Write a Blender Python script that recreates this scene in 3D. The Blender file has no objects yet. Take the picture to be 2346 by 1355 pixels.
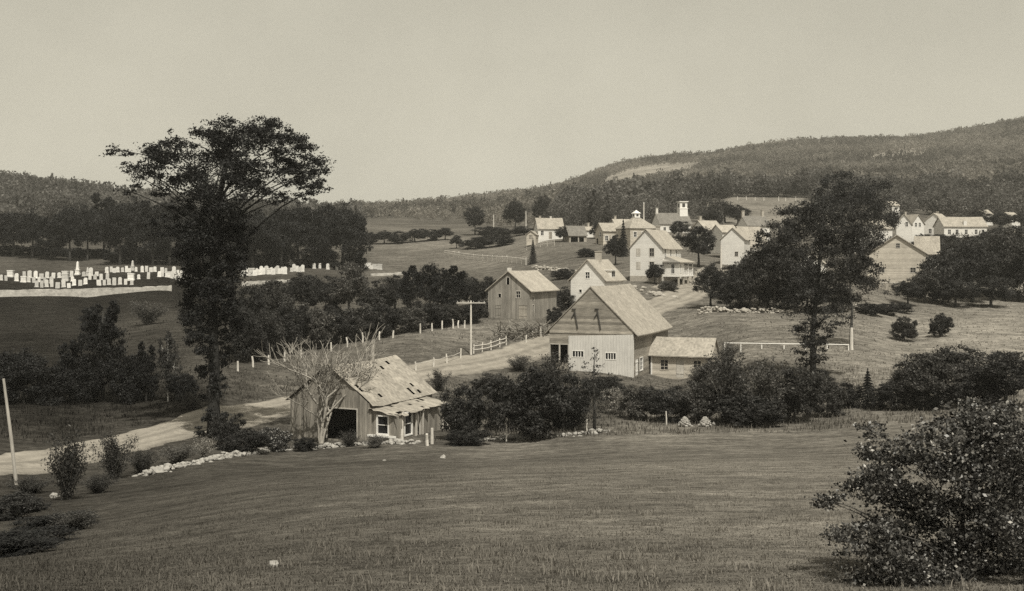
import bpy, bmesh, math, random
import numpy as np
from mathutils import Vector, Matrix

random.seed(7); rng = np.random.default_rng(11)
PI = math.pi
scene = bpy.context.scene
COL = scene.collection

# ------------------------------------------------------------------ camera frame
F, U0, VH, ZC = 2635.0, 1173.0, 600.0, 16.0
def at(u, v, Y):
    return Vector(((u-U0)/F*Y, Y, ZC+(VH-v)/F*Y))

# ------------------------------------------------------------------ terrain: heights from surveyed points (bearing, drop, distance, tone)
CT = []
def ct(u, v, Y, t): CT.append((u, v, Y, t))
for Y in (2, 4, 7):
    for u in (-3200, -1200, 0, 1173, 2346, 3600, 5600):
        ct(u, VH+F*(1.6/Y+.1425), Y, .12)
G = .128   # meadow
for u, v, Y, t in [
 # meadow, tones painted darker leftwards for the light fall-off
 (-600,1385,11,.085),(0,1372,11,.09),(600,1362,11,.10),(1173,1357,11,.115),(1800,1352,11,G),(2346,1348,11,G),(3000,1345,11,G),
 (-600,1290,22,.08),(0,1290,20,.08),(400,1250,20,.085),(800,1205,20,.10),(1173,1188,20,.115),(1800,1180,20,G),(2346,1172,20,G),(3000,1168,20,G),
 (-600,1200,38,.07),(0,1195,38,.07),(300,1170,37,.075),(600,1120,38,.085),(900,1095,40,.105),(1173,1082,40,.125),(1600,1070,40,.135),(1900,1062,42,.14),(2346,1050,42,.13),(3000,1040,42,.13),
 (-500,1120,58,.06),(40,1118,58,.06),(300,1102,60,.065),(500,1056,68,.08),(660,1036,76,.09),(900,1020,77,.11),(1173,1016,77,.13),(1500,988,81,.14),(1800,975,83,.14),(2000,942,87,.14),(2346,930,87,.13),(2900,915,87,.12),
 # strip behind the stone wall
 (-400,1080,64,.06),(0,1068,66,.06),(90,1060,70,.06),(380,1000,82,.06),(560,962,92,.06),(845,1008,81,.08),(660,1010,82,.06),(1015,985,85,.08),
 (1215,955,92,.07),(1450,865,119,.09),(1258,850,121,.07),(1340,925,98,.06),(1565,868,125,.09),(1700,900,100,.08),(1700,806,122,.13),(1865,890,102,.10),(1945,802,122,.15),
 # road line
 (620,945,96,.08),(960,860,113,.08),(1080,836,122,.09),(1180,812,131,.09),(1260,793,138,.10),(1400,742,156,.09),(1510,705,168,.10),(1570,680,180,.10),(1610,655,196,.1),
 # left fields
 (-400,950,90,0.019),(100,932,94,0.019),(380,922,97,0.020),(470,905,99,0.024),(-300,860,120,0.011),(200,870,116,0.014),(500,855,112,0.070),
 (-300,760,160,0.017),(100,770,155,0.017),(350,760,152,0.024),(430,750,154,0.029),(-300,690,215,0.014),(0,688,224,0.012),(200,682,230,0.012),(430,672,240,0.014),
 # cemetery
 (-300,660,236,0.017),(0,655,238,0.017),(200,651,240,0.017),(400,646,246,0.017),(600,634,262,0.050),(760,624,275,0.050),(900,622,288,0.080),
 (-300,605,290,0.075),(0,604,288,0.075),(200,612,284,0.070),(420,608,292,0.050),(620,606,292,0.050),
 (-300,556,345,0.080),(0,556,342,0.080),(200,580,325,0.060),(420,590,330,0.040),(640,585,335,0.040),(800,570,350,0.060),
 # roadside field and thicket
 (700,848,118,.10),(865,778,136,.11),(960,800,126,.11),(1060,748,146,.12),(1118,730,152,.10),(1213,733,150,.10),(1275,722,158,.09),
 (600,760,150,.06),(760,730,165,.06),(900,705,190,.06),(700,690,200,.06),(950,660,230,.07),(1080,680,190,.08),
 # middle fields
 (900,600,310,.10),(850,566,362,.10),(1015,586,318,.10),(1120,596,290,.10),(1215,612,252,.10),(1200,560,320,.115),(1000,552,375,.13),(1120,560,350,.11),
 (1340,705,158,.09),(1300,640,215,.08),(1320,600,240,.09),(1400,590,248,.10),
 (850,532,430,.10),(1000,528,440,.09),(1150,532,410,.10),(850,508,560,.08),(1050,508,560,.07),
 # village
 (1250,550,302,.11),(1400,562,280,.11),(1340,560,285,.11),(1540,532,312,.11),(1480,645,188,.12),(1560,640,195,.11),(1660,612,228,.10),(1740,606,238,.10),(1850,660,185,.09),
 (1560,560,290,.10),(1900,580,265,.09),(2050,552,288,.11),(2190,548,300,.11),(2346,560,270,.09),(2700,550,270,.09),
 # right fields
 (1750,737,150,.145),(1620,718,158,.11),(1850,716,160,.13),(1990,712,162,.15),(2072,782,140,.17),(2153,772,142,.17),(2346,790,136,.17),(2000,862,106,.16),(2180,920,92,.13),(2500,800,136,.16),(2900,790,136,.15),
 (2060,676,194,.11),(2200,700,190,.13),(2346,688,200,.15),(2700,660,200,.13),(2346,740,160,.175),(1700,690,176,.08),
 # behind village
 (1350,515,400,.08),(1500,505,400,.07),(1690,492,400,.14),(1770,490,410,.15),(1850,488,410,.14),(1690,458,480,.15),(1850,460,480,.15),(2000,490,400,.07),(2200,505,390,.07),(2346,515,380,.07),(2700,500,380,.07),
 (1300,490,500,.07),(1500,468,520,.06),(1750,448,540,.06),(2000,440,540,.06),(2346,440,520,.07),(2700,420,520,.06),
 (-600,520,430,.05),(0,518,440,.05),(300,530,430,.05),(600,528,440,.05),
 ]: ct(u, v, Y, t)
SKY_L = [(-3200,330),(-800,370),(-300,385),(0,404),(100,415),(200,430),(300,445),(450,460),(600,466),(720,469),(830,470),(930,473),(1000,467),(1100,452),(1200,440),(1270,432),(1330,406),(1400,376),(1480,362),(1560,352),(1620,352),(1700,335),(1800,322),(1900,316),(2000,313),(2100,312),(2200,296),(2280,282),(2346,268),(2700,220),(3300,200),(5600,190)]
for u, v in SKY_L:
    yc = 850 if u < 320 else (850+(u-320)*1.3 if u < 720 else 1350)
    ct(u, v+.95*(7/yc*F) , yc, .07)
    ct(u, v+70, yc*1.5, .07)
    base = VH-70 if u < 900 else 500
    ct(u, v+(base-v)*.42, yc*.66, .07)
CT = np.array(CT)
_near = CT[:,2] <= 88   # mown meadow: fall-off of light painted into the grass tone, darker to the left
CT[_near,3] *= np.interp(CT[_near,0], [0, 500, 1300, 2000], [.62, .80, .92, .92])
def _xy(u, Y): return np.stack([np.asarray(u, float)/430., np.log(np.asarray(Y, float))*1.6], -1)
_P = _xy(np.clip(CT[:,0], -3200, 5600), CT[:,2]); _n = len(_P)
def _U(r2): return np.where(r2 > 1e-12, r2*np.log(np.maximum(r2, 1e-12)), 0.)
_K = _U(((_P[:,None]-_P[None])**2).sum(-1)) + np.eye(_n)*.004
_Q = np.c_[np.ones(_n), _P]
_A = np.block([[_K, _Q], [_Q.T, np.zeros((3,3))]])
_w = np.linalg.solve(_A, np.r_[(VH-CT[:,1])/F, 0, 0, 0])
def hfun(u, Y):
    p = _xy(np.clip(u, -3200, 5600), np.clip(Y, 1.9, 2400)); sh = p.shape[:-1]; p = p.reshape(-1, 2)
    out = np.empty(len(p))
    for i in range(0, len(p), 20000):
        q = p[i:i+20000]
        out[i:i+20000] = _U(((q[:,None]-_P[None])**2).sum(-1))@_w[:_n] + _w[_n] + q@_w[_n+1:]
    return out.reshape(sh)
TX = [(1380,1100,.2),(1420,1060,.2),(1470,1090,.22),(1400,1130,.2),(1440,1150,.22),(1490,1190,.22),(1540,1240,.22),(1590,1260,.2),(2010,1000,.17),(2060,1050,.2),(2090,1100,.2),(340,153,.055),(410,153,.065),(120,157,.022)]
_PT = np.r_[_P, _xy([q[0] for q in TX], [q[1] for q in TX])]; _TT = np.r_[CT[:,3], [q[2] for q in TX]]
def tonefun(u, Y):
    p = _xy(np.clip(u, -3200, 5600), Y).reshape(-1, 2); out = np.empty(len(p))
    for i in range(0, len(p), 20000):
        d = ((p[i:i+20000,None]-_PT[None])**2).sum(-1)
        w = 1/(d+.012)**2
        out[i:i+20000] = (w*_TT).sum(1)/w.sum(1)
    return out.reshape(np.shape(u))
# the sheet itself
ROWS = np.exp(np.linspace(math.log(2), math.log(2100), 290))
COLS = np.r_[np.linspace(-2600, -150, 40), np.linspace(-135, 2480, 220), np.linspace(2520, 4900, 40)]
_uu, _yy = np.meshgrid(COLS, ROWS)
_zz = hfun(_uu, _yy)*_yy + ZC
_lr = np.log(ROWS)
def gz(X, Y):
    """height of the sheet as meshed (bilinear in its own grid)"""
    X = np.asarray(X, float); Y = np.asarray(Y, float)
    u = X/Y*F+U0; q = np.log(Y)
    r = np.clip((q-_lr[0])/(_lr[1]-_lr[0]), 0, len(ROWS)-1.001); i = r.astype(int); Ya = ROWS[i]; Yb = ROWS[i+1]; fr = (Y-Ya)/(Yb-Ya)
    j = np.clip(np.searchsorted(COLS, u)-1, 0, len(COLS)-2); fc = np.clip((u-COLS[j])/(COLS[j+1]-COLS[j]), 0, 1)
    return (_zz[i,j]*(1-fc)+_zz[i,j+1]*fc)*(1-fr)+(_zz[i+1,j]*(1-fc)+_zz[i+1,j+1]*fc)*fr
def hit(u, v, lo=8):
    """the nearest ground point seen at this bearing and drop"""
    Y = np.exp(np.linspace(math.log(lo), math.log(1500), 1500)); X = (u-U0)/F*Y
    vv = VH-F*(gz(X, Y)-ZC)/Y
    k = np.nonzero(vv <= v)[0]
    y = float(Y[k[0]]) if len(k) else 400.
    x = (u-U0)/F*y
    return Vector((x, y, float(gz(x, y))))
def ground(x, y): return float(gz(x, y))

# ------------------------------------------------------------------ mesh helpers
def link(o, parent=None):
    COL.objects.link(o)
    if parent is not None: o.parent = parent
    return o
def tag(o, label=None, cat=None, group=None, kind=None):
    if label: o['label'] = label
    if cat: o['category'] = cat
    if group: o['group'] = group
    if kind: o['kind'] = kind
    return o
def empty(name, loc=(0,0,0), rz=0.):
    o = bpy.data.objects.new(name, None); o.empty_display_size = .5
    COL.objects.link(o); o.location = loc; o.rotation_euler = (0,0,rz)
    return o
def np_mesh(name, V, Q, mat, smooth=False):
    V = np.asarray(V, np.float32); Q = np.asarray(Q, np.int32); k = Q.shape[1]
    m = bpy.data.meshes.new(name)
    m.vertices.add(len(V)); m.vertices.foreach_set('co', V.ravel())
    m.loops.add(Q.size); m.loops.foreach_set('vertex_index', Q.ravel())
    m.polygons.add(len(Q)); m.polygons.foreach_set('loop_start', np.arange(len(Q), dtype=np.int32)*k)
    if smooth: m.polygons.foreach_set('use_smooth', np.ones(len(Q), bool))
    m.update(calc_edges=True); m.validate()
    m.materials.append(mat)
    return m
class MB:
    def __init__(s): s.v = []; s.f = []
    def add(s, vs, fs):
        n = len(s.v); s.v += [tuple(p) for p in vs]; s.f += [tuple(i+n for i in f) for f in fs]; return s
    def box(s, x0, x1, y0, y1, z0, z1, M=None):
        p = [Vector((x,y,z)) for z in (z0,z1) for y in (y0,y1) for x in (x0,x1)]
        if M is not None: p = [M@q for q in p]
        return s.add(p, [(0,2,3,1),(4,5,7,6),(0,1,5,4),(2,6,7,3),(0,4,6,2),(1,3,7,5)])
    def bar(s, a, b, w, h=None):
        a = Vector(a); b = Vector(b); d = b-a; L = d.length; q = d.to_track_quat('Y','Z').to_matrix().to_4x4()
        h = h or w
        return s.box(-w/2, w/2, 0, L, -h/2, h/2, Matrix.Translation(a)@q)
    def tube(s, pts, rad, n=6, cap=True):
        pts = [Vector(p) for p in pts]; rings = []
        up = Vector((.13,.31,.94)); vs = []
        for i, p in enumerate(pts):
            d = (pts[min(i+1,len(pts)-1)]-pts[max(i-1,0)])
            d = d.normalized() if d.length > 1e-9 else Vector((0,0,1))
            a = d.cross(up)
            if a.length < .05: a = d.cross(Vector((1,0,0)))
            a.normalize(); b = d.cross(a)
            r = rad[i]
            for k in range(n):
                t = 2*PI*k/n; vs.append(p+a*(math.cos(t)*r)+b*(math.sin(t)*r))
        fs = []
        for i in range(len(pts)-1):
            for k in range(n):
                fs.append((i*n+k, i*n+(k+1)%n, (i+1)*n+(k+1)%n, (i+1)*n+k))
        if cap: fs.append(tuple(range(n-1,-1,-1))); fs.append(tuple((len(pts)-1)*n+k for k in range(n)))
        return s.add(vs, fs)
    def rock(s, c, r, sq=.7):
        ph = (1+5**.5)/2
        base = [(-1,ph,0),(1,ph,0),(-1,-ph,0),(1,-ph,0),(0,-1,ph),(0,1,ph),(0,-1,-ph),(0,1,-ph),(ph,0,-1),(ph,0,1),(-ph,0,-1),(-ph,0,1)]
        fs = [(0,11,5),(0,5,1),(0,1,7),(0,7,10),(0,10,11),(1,5,9),(5,11,4),(11,10,2),(10,7,6),(7,1,8),(3,9,4),(3,4,2),(3,2,6),(3,6,8),(3,8,9),(4,9,5),(2,4,11),(6,2,10),(8,6,7),(9,8,1)]
        R = Matrix.Rotation(random.random()*6.28, 3, 'Z')@Matrix.Rotation(random.random()*.8, 3, 'X')
        sx, sy, sz = random.uniform(.75,1.35), random.uniform(.7,1.1), sq*random.uniform(.7,1.2)
        vs = []
        for b in base:
            p = R@(Vector(b)/1.9*random.uniform(.82,1.15)); vs.append((c[0]+p.x*r*sx, c[1]+p.y*r*sy, c[2]+p.z*r*sz))
        return s.add(vs, fs)
    def mesh(s, name, mat, smooth=False):
        m = bpy.data.meshes.new(name); m.from_pydata(s.v, [], s.f); m.update()
        if smooth: m.polygons.foreach_set('use_smooth', [True]*len(m.polygons))
        m.materials.append(mat); return m
    def build(s, name, mat, parent=None, smooth=False):
        return link(bpy.data.objects.new(name, s.mesh(name, mat, smooth)), parent)

# ------------------------------------------------------------------ materials
def sep(v, w=1.0):
    """a grey of the old print's own slightly warm cast"""
    return (v*(1+.085*w), v, v*(1-.12*w), 1)
class NT:
    def __init__(s, name):
        s.m = bpy.data.materials.new(name); s.m.use_nodes = True; s.t = s.m.node_tree; s.t.nodes.clear()
        s.out = s.n('ShaderNodeOutputMaterial')
    def n(s, typ, **kw):
        o = s.t.nodes.new(typ)
        for k, v in kw.items(): setattr(o, k, v)
        return o
    def l(s, a, b): s.t.links.new(a, b)
    def math(s, op, a, b=None, c=None):
        o = s.n('ShaderNodeMath', operation=op)
        for i, x in enumerate((a, b, c)):
            if x is None: continue
            if isinstance(x, (int, float)): o.inputs[i].default_value = x
            else: s.l(x, o.inputs[i])
        return o.outputs[0]
    def noise(s, vec, scale, detail=4, rough=.6):
        o = s.n('ShaderNodeTexNoise'); o.inputs['Scale'].default_value = scale; o.inputs['Detail'].default_value = detail; o.inputs['Roughness'].default_value = rough
        if vec is not None: s.l(vec, o.inputs['Vector'])
        return o.outputs[0]
    def mapping(s, vec, scale, rot=(0,0,0)):
        o = s.n('ShaderNodeMapping'); o.inputs['Scale'].default_value = scale; o.inputs['Rotation'].default_value = rot; s.l(vec, o.inputs['Vector']); return o.outputs[0]
    def lerp(s, f, lo, hi):  # remap 0..1 -> lo..hi
        return s.math('MULTIPLY_ADD', f, hi-lo, lo)
    def col(s, val, tint):
        o = s.n('ShaderNodeVectorMath', operation='SCALE'); o.inputs[0].default_value = tint[:3]; s.l(val, o.inputs['Scale']); return o.outputs[0]
    def prin(s, col, rough=.9, spec=.2, bump=None, bs=.3, bd=.02):
        p = s.n('ShaderNodeBsdfPrincipled'); p.inputs['Roughness'].default_value = rough
        p.inputs['Specular IOR Level'].default_value = spec
        s.l(col, p.inputs['Base Color'])
        if bump is not None:
            b = s.n('ShaderNodeBump'); b.inputs['Strength'].default_value = bs; b.inputs['Distance'].default_value = bd
            s.l(bump, b.inputs['Height']); s.l(b.outputs[0], p.inputs['Normal'])
        s.l(p.outputs[0], s.out.inputs[0]); return p
    def obj(s): return s.n('ShaderNodeTexCoord').outputs['Object']
    def contrast(s, x, a, b, lo=0., hi=1.):
        o = s.n('ShaderNodeMapRange'); s.l(x, o.inputs[0])
        for i, v in enumerate((a, b, lo, hi)): o.inputs[i+1].default_value = v
        return o.outputs[0]

def mat_boards(name, base, var=.35, axis='h', bw=.25, stain=.3, w=1.):
    s = NT(name); o = s.obj(); x = s.n('ShaderNodeSeparateXYZ'); s.l(o, x.inputs[0])
    run = x.outputs[2] if axis == 'h' else s.math('ADD', x.outputs[0], x.outputs[1])
    k = s.math('DIVIDE', run, bw); idx = s.math('FLOOR', k); fr = s.math('FRACT', k)
    wn = s.n('ShaderNodeTexWhiteNoise', noise_dimensions='1D'); s.l(idx, wn.inputs['W'])
    streak = s.noise(s.mapping(o, (.8,.8,9) if axis == 'h' else (7,7,.5)), 1.6, 5)
    big = s.noise(o, .6, 4)
    t = s.lerp(wn.outputs[0], 1-var, 1+var*.3)
    t = s.math('MULTIPLY', t, s.contrast(streak, .3, .75, 1-stain, 1.1))
    t = s.math('MULTIPLY', t, s.contrast(big, .3, .7, 1-stain*.6, 1.08))
    gap = s.contrast(fr, .0, .1, .45, 1.); t = s.math('MULTIPLY', t, gap)
    s.prin(s.col(s.math('MULTIPLY', t, base), sep(1, w)), .85, .15, fr, .5, .03); return s.m
def mat_shingle(name, base, var=.25, patch=.35, w=1., row=.16):
    s = NT(name); o = s.obj(); x = s.n('ShaderNodeSeparateXYZ'); s.l(o, x.inputs[0])
    k = s.math('DIVIDE', x.outputs[2], row); idx = s.math('FLOOR', k); fr = s.math('FRACT', k)
    yk = s.math('FLOOR', s.math('MULTIPLY_ADD', x.outputs[1], 5., s.math('MULTIPLY', idx, 7.31)))
    c = s.n('ShaderNodeCombineXYZ'); s.l(idx, c.inputs[0]); s.l(yk, c.inputs[1])
    wn = s.n('ShaderNodeTexWhiteNoise', noise_dimensions='2D'); s.l(c.outputs[0], wn.inputs['Vector'])
    t = s.lerp(wn.outputs[0], 1-var, 1+var*.5)
    t = s.math('MULTIPLY', t, s.contrast(s.noise(o, .7, 6, .7), .3, .72, 1-patch, 1.1))
    t = s.math('MULTIPLY', t, s.contrast(s.noise(s.mapping(o, (2.5,2.5,.7)), 2., 4), .3, .7, .8, 1.1))
    s.prin(s.col(s.math('MULTIPLY', t, base), sep(1, w)), .85, .15, fr, .4, .02); return s.m
def mat_noise(name, base, var=.4, scale=2., stretch=(1,1,1), rough=.9, w=1., bump=.3, spec=.15):
    s = NT(name); o = s.mapping(s.obj(), stretch)
    a = s.noise(o, scale, 6, .65); b = s.noise(o, scale*6, 4)
    t = s.math('MULTIPLY', s.contrast(a, .28, .72, 1-var, 1+var*.6), s.contrast(b, .3, .7, 1-var*.5, 1+var*.3))
    s.prin(s.col(s.math('MULTIPLY', t, base), sep(1, w)), rough, spec, b, bump, .05); return s.m
def mat_leaf(name, base, var=.6, w=.0, rough=.55, spec=.25, transl=.25, pale_flecks=0., ps=.22, pl=.72, ph=1.3):
    s = NT(name); g = s.n('ShaderNodeNewGeometry')
    r = g.outputs['Random Per Island']
    t = s.math('MULTIPLY', s.math('POWER', r, 1.6), 1.)
    v = s.math('MULTIPLY', s.lerp(t, 1-var, 1+var*1.5), base)
    big = s.noise(g.outputs['Position'], ps, 4); v = s.math('MULTIPLY', v, s.contrast(big, .38, .62, pl, ph))
    if pale_flecks > 0:
        v = s.math('ADD', v, s.math('MULTIPLY', s.math('LESS_THAN', r, pale_flecks), .42))
    c = s.col(v, sep(1, w))
    p = s.n('ShaderNodeBsdfPrincipled'); s.l(c, p.inputs['Base Color']); p.inputs['Roughness'].default_value = rough; p.inputs['Specular IOR Level'].default_value = spec
    if transl > 0:
        tr = s.n('ShaderNodeBsdfTranslucent'); s.l(c, tr.inputs[0]); mx = s.n('ShaderNodeMixShader'); mx.inputs[0].default_value = transl
        s.l(p.outputs[0], mx.inputs[1]); s.l(tr.outputs[0], mx.inputs[2]); s.l(mx.outputs[0], s.out.inputs[0])
    else: s.l(p.outputs[0], s.out.inputs[0])
    return s.m
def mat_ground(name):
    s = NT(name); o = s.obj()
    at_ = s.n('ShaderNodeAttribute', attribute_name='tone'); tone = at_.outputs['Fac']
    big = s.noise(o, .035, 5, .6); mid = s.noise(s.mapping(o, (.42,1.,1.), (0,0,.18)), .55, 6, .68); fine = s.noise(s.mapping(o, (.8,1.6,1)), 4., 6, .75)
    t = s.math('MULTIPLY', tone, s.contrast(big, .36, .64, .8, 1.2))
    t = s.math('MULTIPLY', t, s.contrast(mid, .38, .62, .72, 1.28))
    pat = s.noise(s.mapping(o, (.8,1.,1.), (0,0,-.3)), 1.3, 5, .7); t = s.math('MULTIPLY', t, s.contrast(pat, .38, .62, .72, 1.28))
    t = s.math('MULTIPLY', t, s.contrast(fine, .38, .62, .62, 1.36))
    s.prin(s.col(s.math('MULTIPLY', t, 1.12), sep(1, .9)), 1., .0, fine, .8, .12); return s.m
def mat_attr_leaf(name, w=.9, var=.3):
    s = NT(name); g = s.n('ShaderNodeNewGeometry'); r = g.outputs['Random Per Island']
    at_ = s.n('ShaderNodeAttribute', attribute_name='tone')
    v = s.math('MULTIPLY', at_.outputs['Fac'], s.lerp(r, 1-var, 1+var))
    c = s.col(v, sep(1, w)); d = s.n('ShaderNodeBsdfDiffuse'); s.l(c, d.inputs[0])
    tr = s.n('ShaderNodeBsdfTranslucent'); s.l(c, tr.inputs[0]); mx = s.n('ShaderNodeMixShader'); mx.inputs[0].default_value = .3
    s.l(d.outputs[0], mx.inputs[1]); s.l(tr.outputs[0], mx.inputs[2]); s.l(mx.outputs[0], s.out.inputs[0]); return s.m

M = {}
M['ground'] = mat_ground('grassland')
M['grass'] = mat_attr_leaf('grass_blades')
def mat_road():
    s = NT('dirt_road'); o = s.obj(); ac = s.n('ShaderNodeAttribute', attribute_name='across').outputs['Fac']
    n1 = s.noise(o, .35, 6, .65); n2 = s.noise(o, 2.2, 6, .7); n3 = s.noise(o, 9., 4)
    a = s.math('ABSOLUTE', s.math('ADD', ac, s.lerp(n1, -.22, .22)))
    rut = s.math('SUBTRACT', 1., s.contrast(s.math('ABSOLUTE', s.math('SUBTRACT', a, .42)), .0, .16, .16, .0))
    crown = s.contrast(a, .02, .2, .72, 1.); edge = s.contrast(s.math('ADD', a, s.lerp(n2, -.3, .3)), .72, 1., 1., .34)
    t = s.math('MULTIPLY', s.math('MULTIPLY', rut, crown), edge)
    t = s.math('MULTIPLY', t, s.math('MULTIPLY', s.contrast(n1, .35, .65, .82, 1.14), s.math('MULTIPLY', s.contrast(n2, .35, .65, .84, 1.12), s.contrast(n3, .35, .65, .85, 1.12))))
    s.prin(s.col(s.math('MULTIPLY', t, .27), sep(1)), 1., 0., n3, .5, .05); return s.m
M['road'] = mat_road()
M['white'] = mat_boards('white_clapboard', .74, .08, 'h', .16, .10, .35)
M['white_v'] = mat_boards('whitewashed_boards', .62, .05, 'v', .3, .14, .35)
M['trim'] = mat_noise('white_paint', .76, .08, 3, (1,1,1), .7, .3, .1)
M['weathered'] = mat_boards('weathered_boards', .47, .4, 'h', .3, .5, 1.)
M['weathered_v'] = mat_boards('weathered_upright_boards', .46, .3, 'v', .22, .36, 1.)
M['grey_v'] = mat_boards('grey_upright_boards', .36, .3, 'v', .24, .35, .8)
M['ruin'] = mat_boards('rotten_boards', .38, .34, 'v', .2, .5, .9)
M['clap'] = mat_boards('unpainted_clapboard', .62, .22, 'h', .2, .3, 1.)
M['shingle_bright'] = mat_shingle('pale_shingles', .40, .16, .24)
M['shingle'] = mat_shingle('weathered_shingles', .36, .2, .26)
M['shingle_grey'] = mat_shingle('grey_shingles', .20, .2, .25, .7)
M['shingle_ruin'] = mat_shingle('decayed_shingles', .37, .22, .42)
M['stone'] = mat_noise('field_stone', .38, .45, 1.5, (1,1,1), .9, .8, .5)
M['stone_pale'] = mat_noise('pale_stone', .34, .35, 1.2, (1,1,1), .9, .5, .4)
s_ = NT('white_marble'); _o = s_.obj(); _r = s_.n('ShaderNodeObjectInfo').outputs['Random']
s_.prin(s_.col(s_.math('MULTIPLY', s_.math('MULTIPLY', s_.lerp(_r, .52, .88), s_.contrast(s_.noise(_o, 2.2, 5, .7), .3, .7, .72, 1.12)), 1.), sep(1, .3)), .7, .2); M['marble'] = s_.m
M['brick'] = mat_noise('chimney_brick', .42, .35, 3, (1,1,2), .9, .9, .3)
M['brick_white'] = mat_noise('whitewashed_brick', .66, .2, 3, (1,1,2), .9, .5, .3)
M['foundation'] = mat_noise('foundation_stone', .38, .3, 1.6, (1,1,2), .9, .9, .4)
M['post'] = mat_noise('grey_post_wood', .50, .3, 3, (1,1,.3), .9, .7, .2)
M['pole'] = mat_noise('pole_wood', .40, .3, 2, (1,1,.2), .9, .7, .2)
M['dark_wood'] = mat_noise('dark_timber', .07, .4, 2, (1,1,.4), .9, .5, .2)
M['bark'] = mat_noise('bark', .075, .5, 3, (1,1,.3), 1., .4, .6)
M['bark_dark'] = mat_noise('dark_elm_bark', .035, .5, 3, (1,1,.3), 1., .3, .6)
M['bark_pale'] = mat_noise('pale_bark', .55, .4, 2.5, (1,1,.6), .9, .4, .3)
M['bark_bare'] = mat_noise('silvered_bark', .33, .4, 2, (1,1,.4), .9, .8, .3)
M['twig'] = mat_noise('dry_twigs', .22, .5, 2, (1,1,1), .9, .8, .2)
M['dirt'] = mat_noise('bare_earth', .30, .4, 1.5, (1,1,1), 1., .9, .4)
s_ = NT('window_glass'); _g = s_.n('ShaderNodeRGB'); _g.outputs[0].default_value = (.02,.02,.021,1); s_.prin(_g.outputs[0], .15, .5); M['glass'] = s_.m
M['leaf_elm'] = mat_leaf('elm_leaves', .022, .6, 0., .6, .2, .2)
M['leaf_darker'] = mat_leaf('deep_leaves', .030, .6, .0, .6, .2, .2)
M['leaf_dark'] = mat_leaf('dark_leaves', .042, .6, .3, .6, .2, .35)
M['leaf'] = mat_leaf('leaves', .062, .6, .5, .55, .25, .35)
M['leaf_mid'] = mat_leaf('paler_leaves', .095, .6, .6, .55, .25, .35)
M['leaf_pale'] = mat_leaf('pale_leaves', .22, .5, .7, .6, .2, .25)
M['leaf_shrub'] = mat_leaf('glossy_shrub_leaves', .06, .9, .5, .40, .5, .25, .035)  # small share of leaves coloured much paler, as flecks
M['leaf_dry'] = mat_leaf('dry_leaves', .09, .5, .8, .7, .1, .2)
M['leaf_flower'] = mat_leaf('flowering_leaves', .045, .6, .3, .5, .3, .2, .16)
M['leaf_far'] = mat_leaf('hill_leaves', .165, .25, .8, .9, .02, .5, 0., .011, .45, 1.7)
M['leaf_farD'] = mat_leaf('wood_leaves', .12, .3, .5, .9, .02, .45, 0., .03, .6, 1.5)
M['needle'] = mat_leaf('spruce_needles', .022, .5, 0., .7, .15, .1)

# ------------------------------------------------------------------ ground
def make_ground():
    X = (_uu-U0)/F*_yy
    V = np.stack([X, _yy, _zz], -1).reshape(-1, 3)
    nr, nc = _uu.shape; i = np.arange(nr-1)[:,None]*nc+np.arange(nc-1)[None]
    Q = np.stack([i, i+1, i+nc+1, i+nc], -1).reshape(-1, 4)
    m = np_mesh('ground', V, Q, M['ground'], True)
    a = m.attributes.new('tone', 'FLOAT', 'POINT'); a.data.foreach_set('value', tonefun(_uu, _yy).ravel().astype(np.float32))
    o = link(bpy.data.objects.new('ground', m)); tag(o, kind='structure'); return o
make_ground()

def catmull(P, n=14):
    P = [Vector(p) for p in P]; out = []
    for i in range(len(P)-1):
        a, b, c, d = P[max(i-1,0)], P[i], P[i+1], P[min(i+2,len(P)-1)]
        for k in range(n):
            t = k/n; out.append(.5*((2*b)+(c-a)*t+(2*a-5*b+4*c-d)*t*t+(3*b-a-3*c+d)*t**3))
    out.append(P[-1]); return out
def strip(name, pts, width, mat, lift=.1, kind='structure', wob=.6, across=25):
    c = catmull([(x,y,0) for x,y in pts]); V = []; Q = []
    for i, p in enumerate(c):
        d = (c[min(i+1,len(c)-1)]-c[max(i-1,0)]).normalized(); nrm = Vector((d.y,-d.x,0))
        wd = width*(1+wob*.12*math.sin(i*.7)+wob*.1*math.sin(i*1.9+1))
        for k in range(across):
            t = k/(across-1)*2-1; q = p+nrm*(t*wd/2)
            e = abs(t); z = ground(q.x, q.y)+(lift if e < .9 else -.06)+ (.04*(math.cos(t*9))if e<.8 else 0)
            V.append((q.x,q.y,z))
    for i in range(len(c)-1):
        for k in range(across-1):
            a = i*across+k; Q.append((a,a+1,a+across+1,a+across))
    m = np_mesh(name, V, Q, mat, True); a_ = m.attributes.new('across', 'FLOAT', 'POINT'); a_.data.foreach_set('value', np.tile(np.linspace(-1,1,across), len(c)).astype(np.float32)); o = link(bpy.data.objects.new(name, m)); tag(o, kind=kind); return o
def uy(u, Y): return ((u-U0)/F*Y, Y)
ROAD = [uy(-900,50), uy(-300,59), uy(0,66), uy(180,74), uy(380,83), uy(620,97), uy(960,114), uy(1080,122), uy(1180,130), uy(1270,140), uy(1400,156), uy(1510,169), uy(1575,182), uy(1615,200), uy(1640,222)]
strip('road', ROAD, 6.6, M['road'])
strip('driveway', [uy(1590,190), uy(1540,183), uy(1500,184)], 3.5, M['road'], .13)

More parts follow.
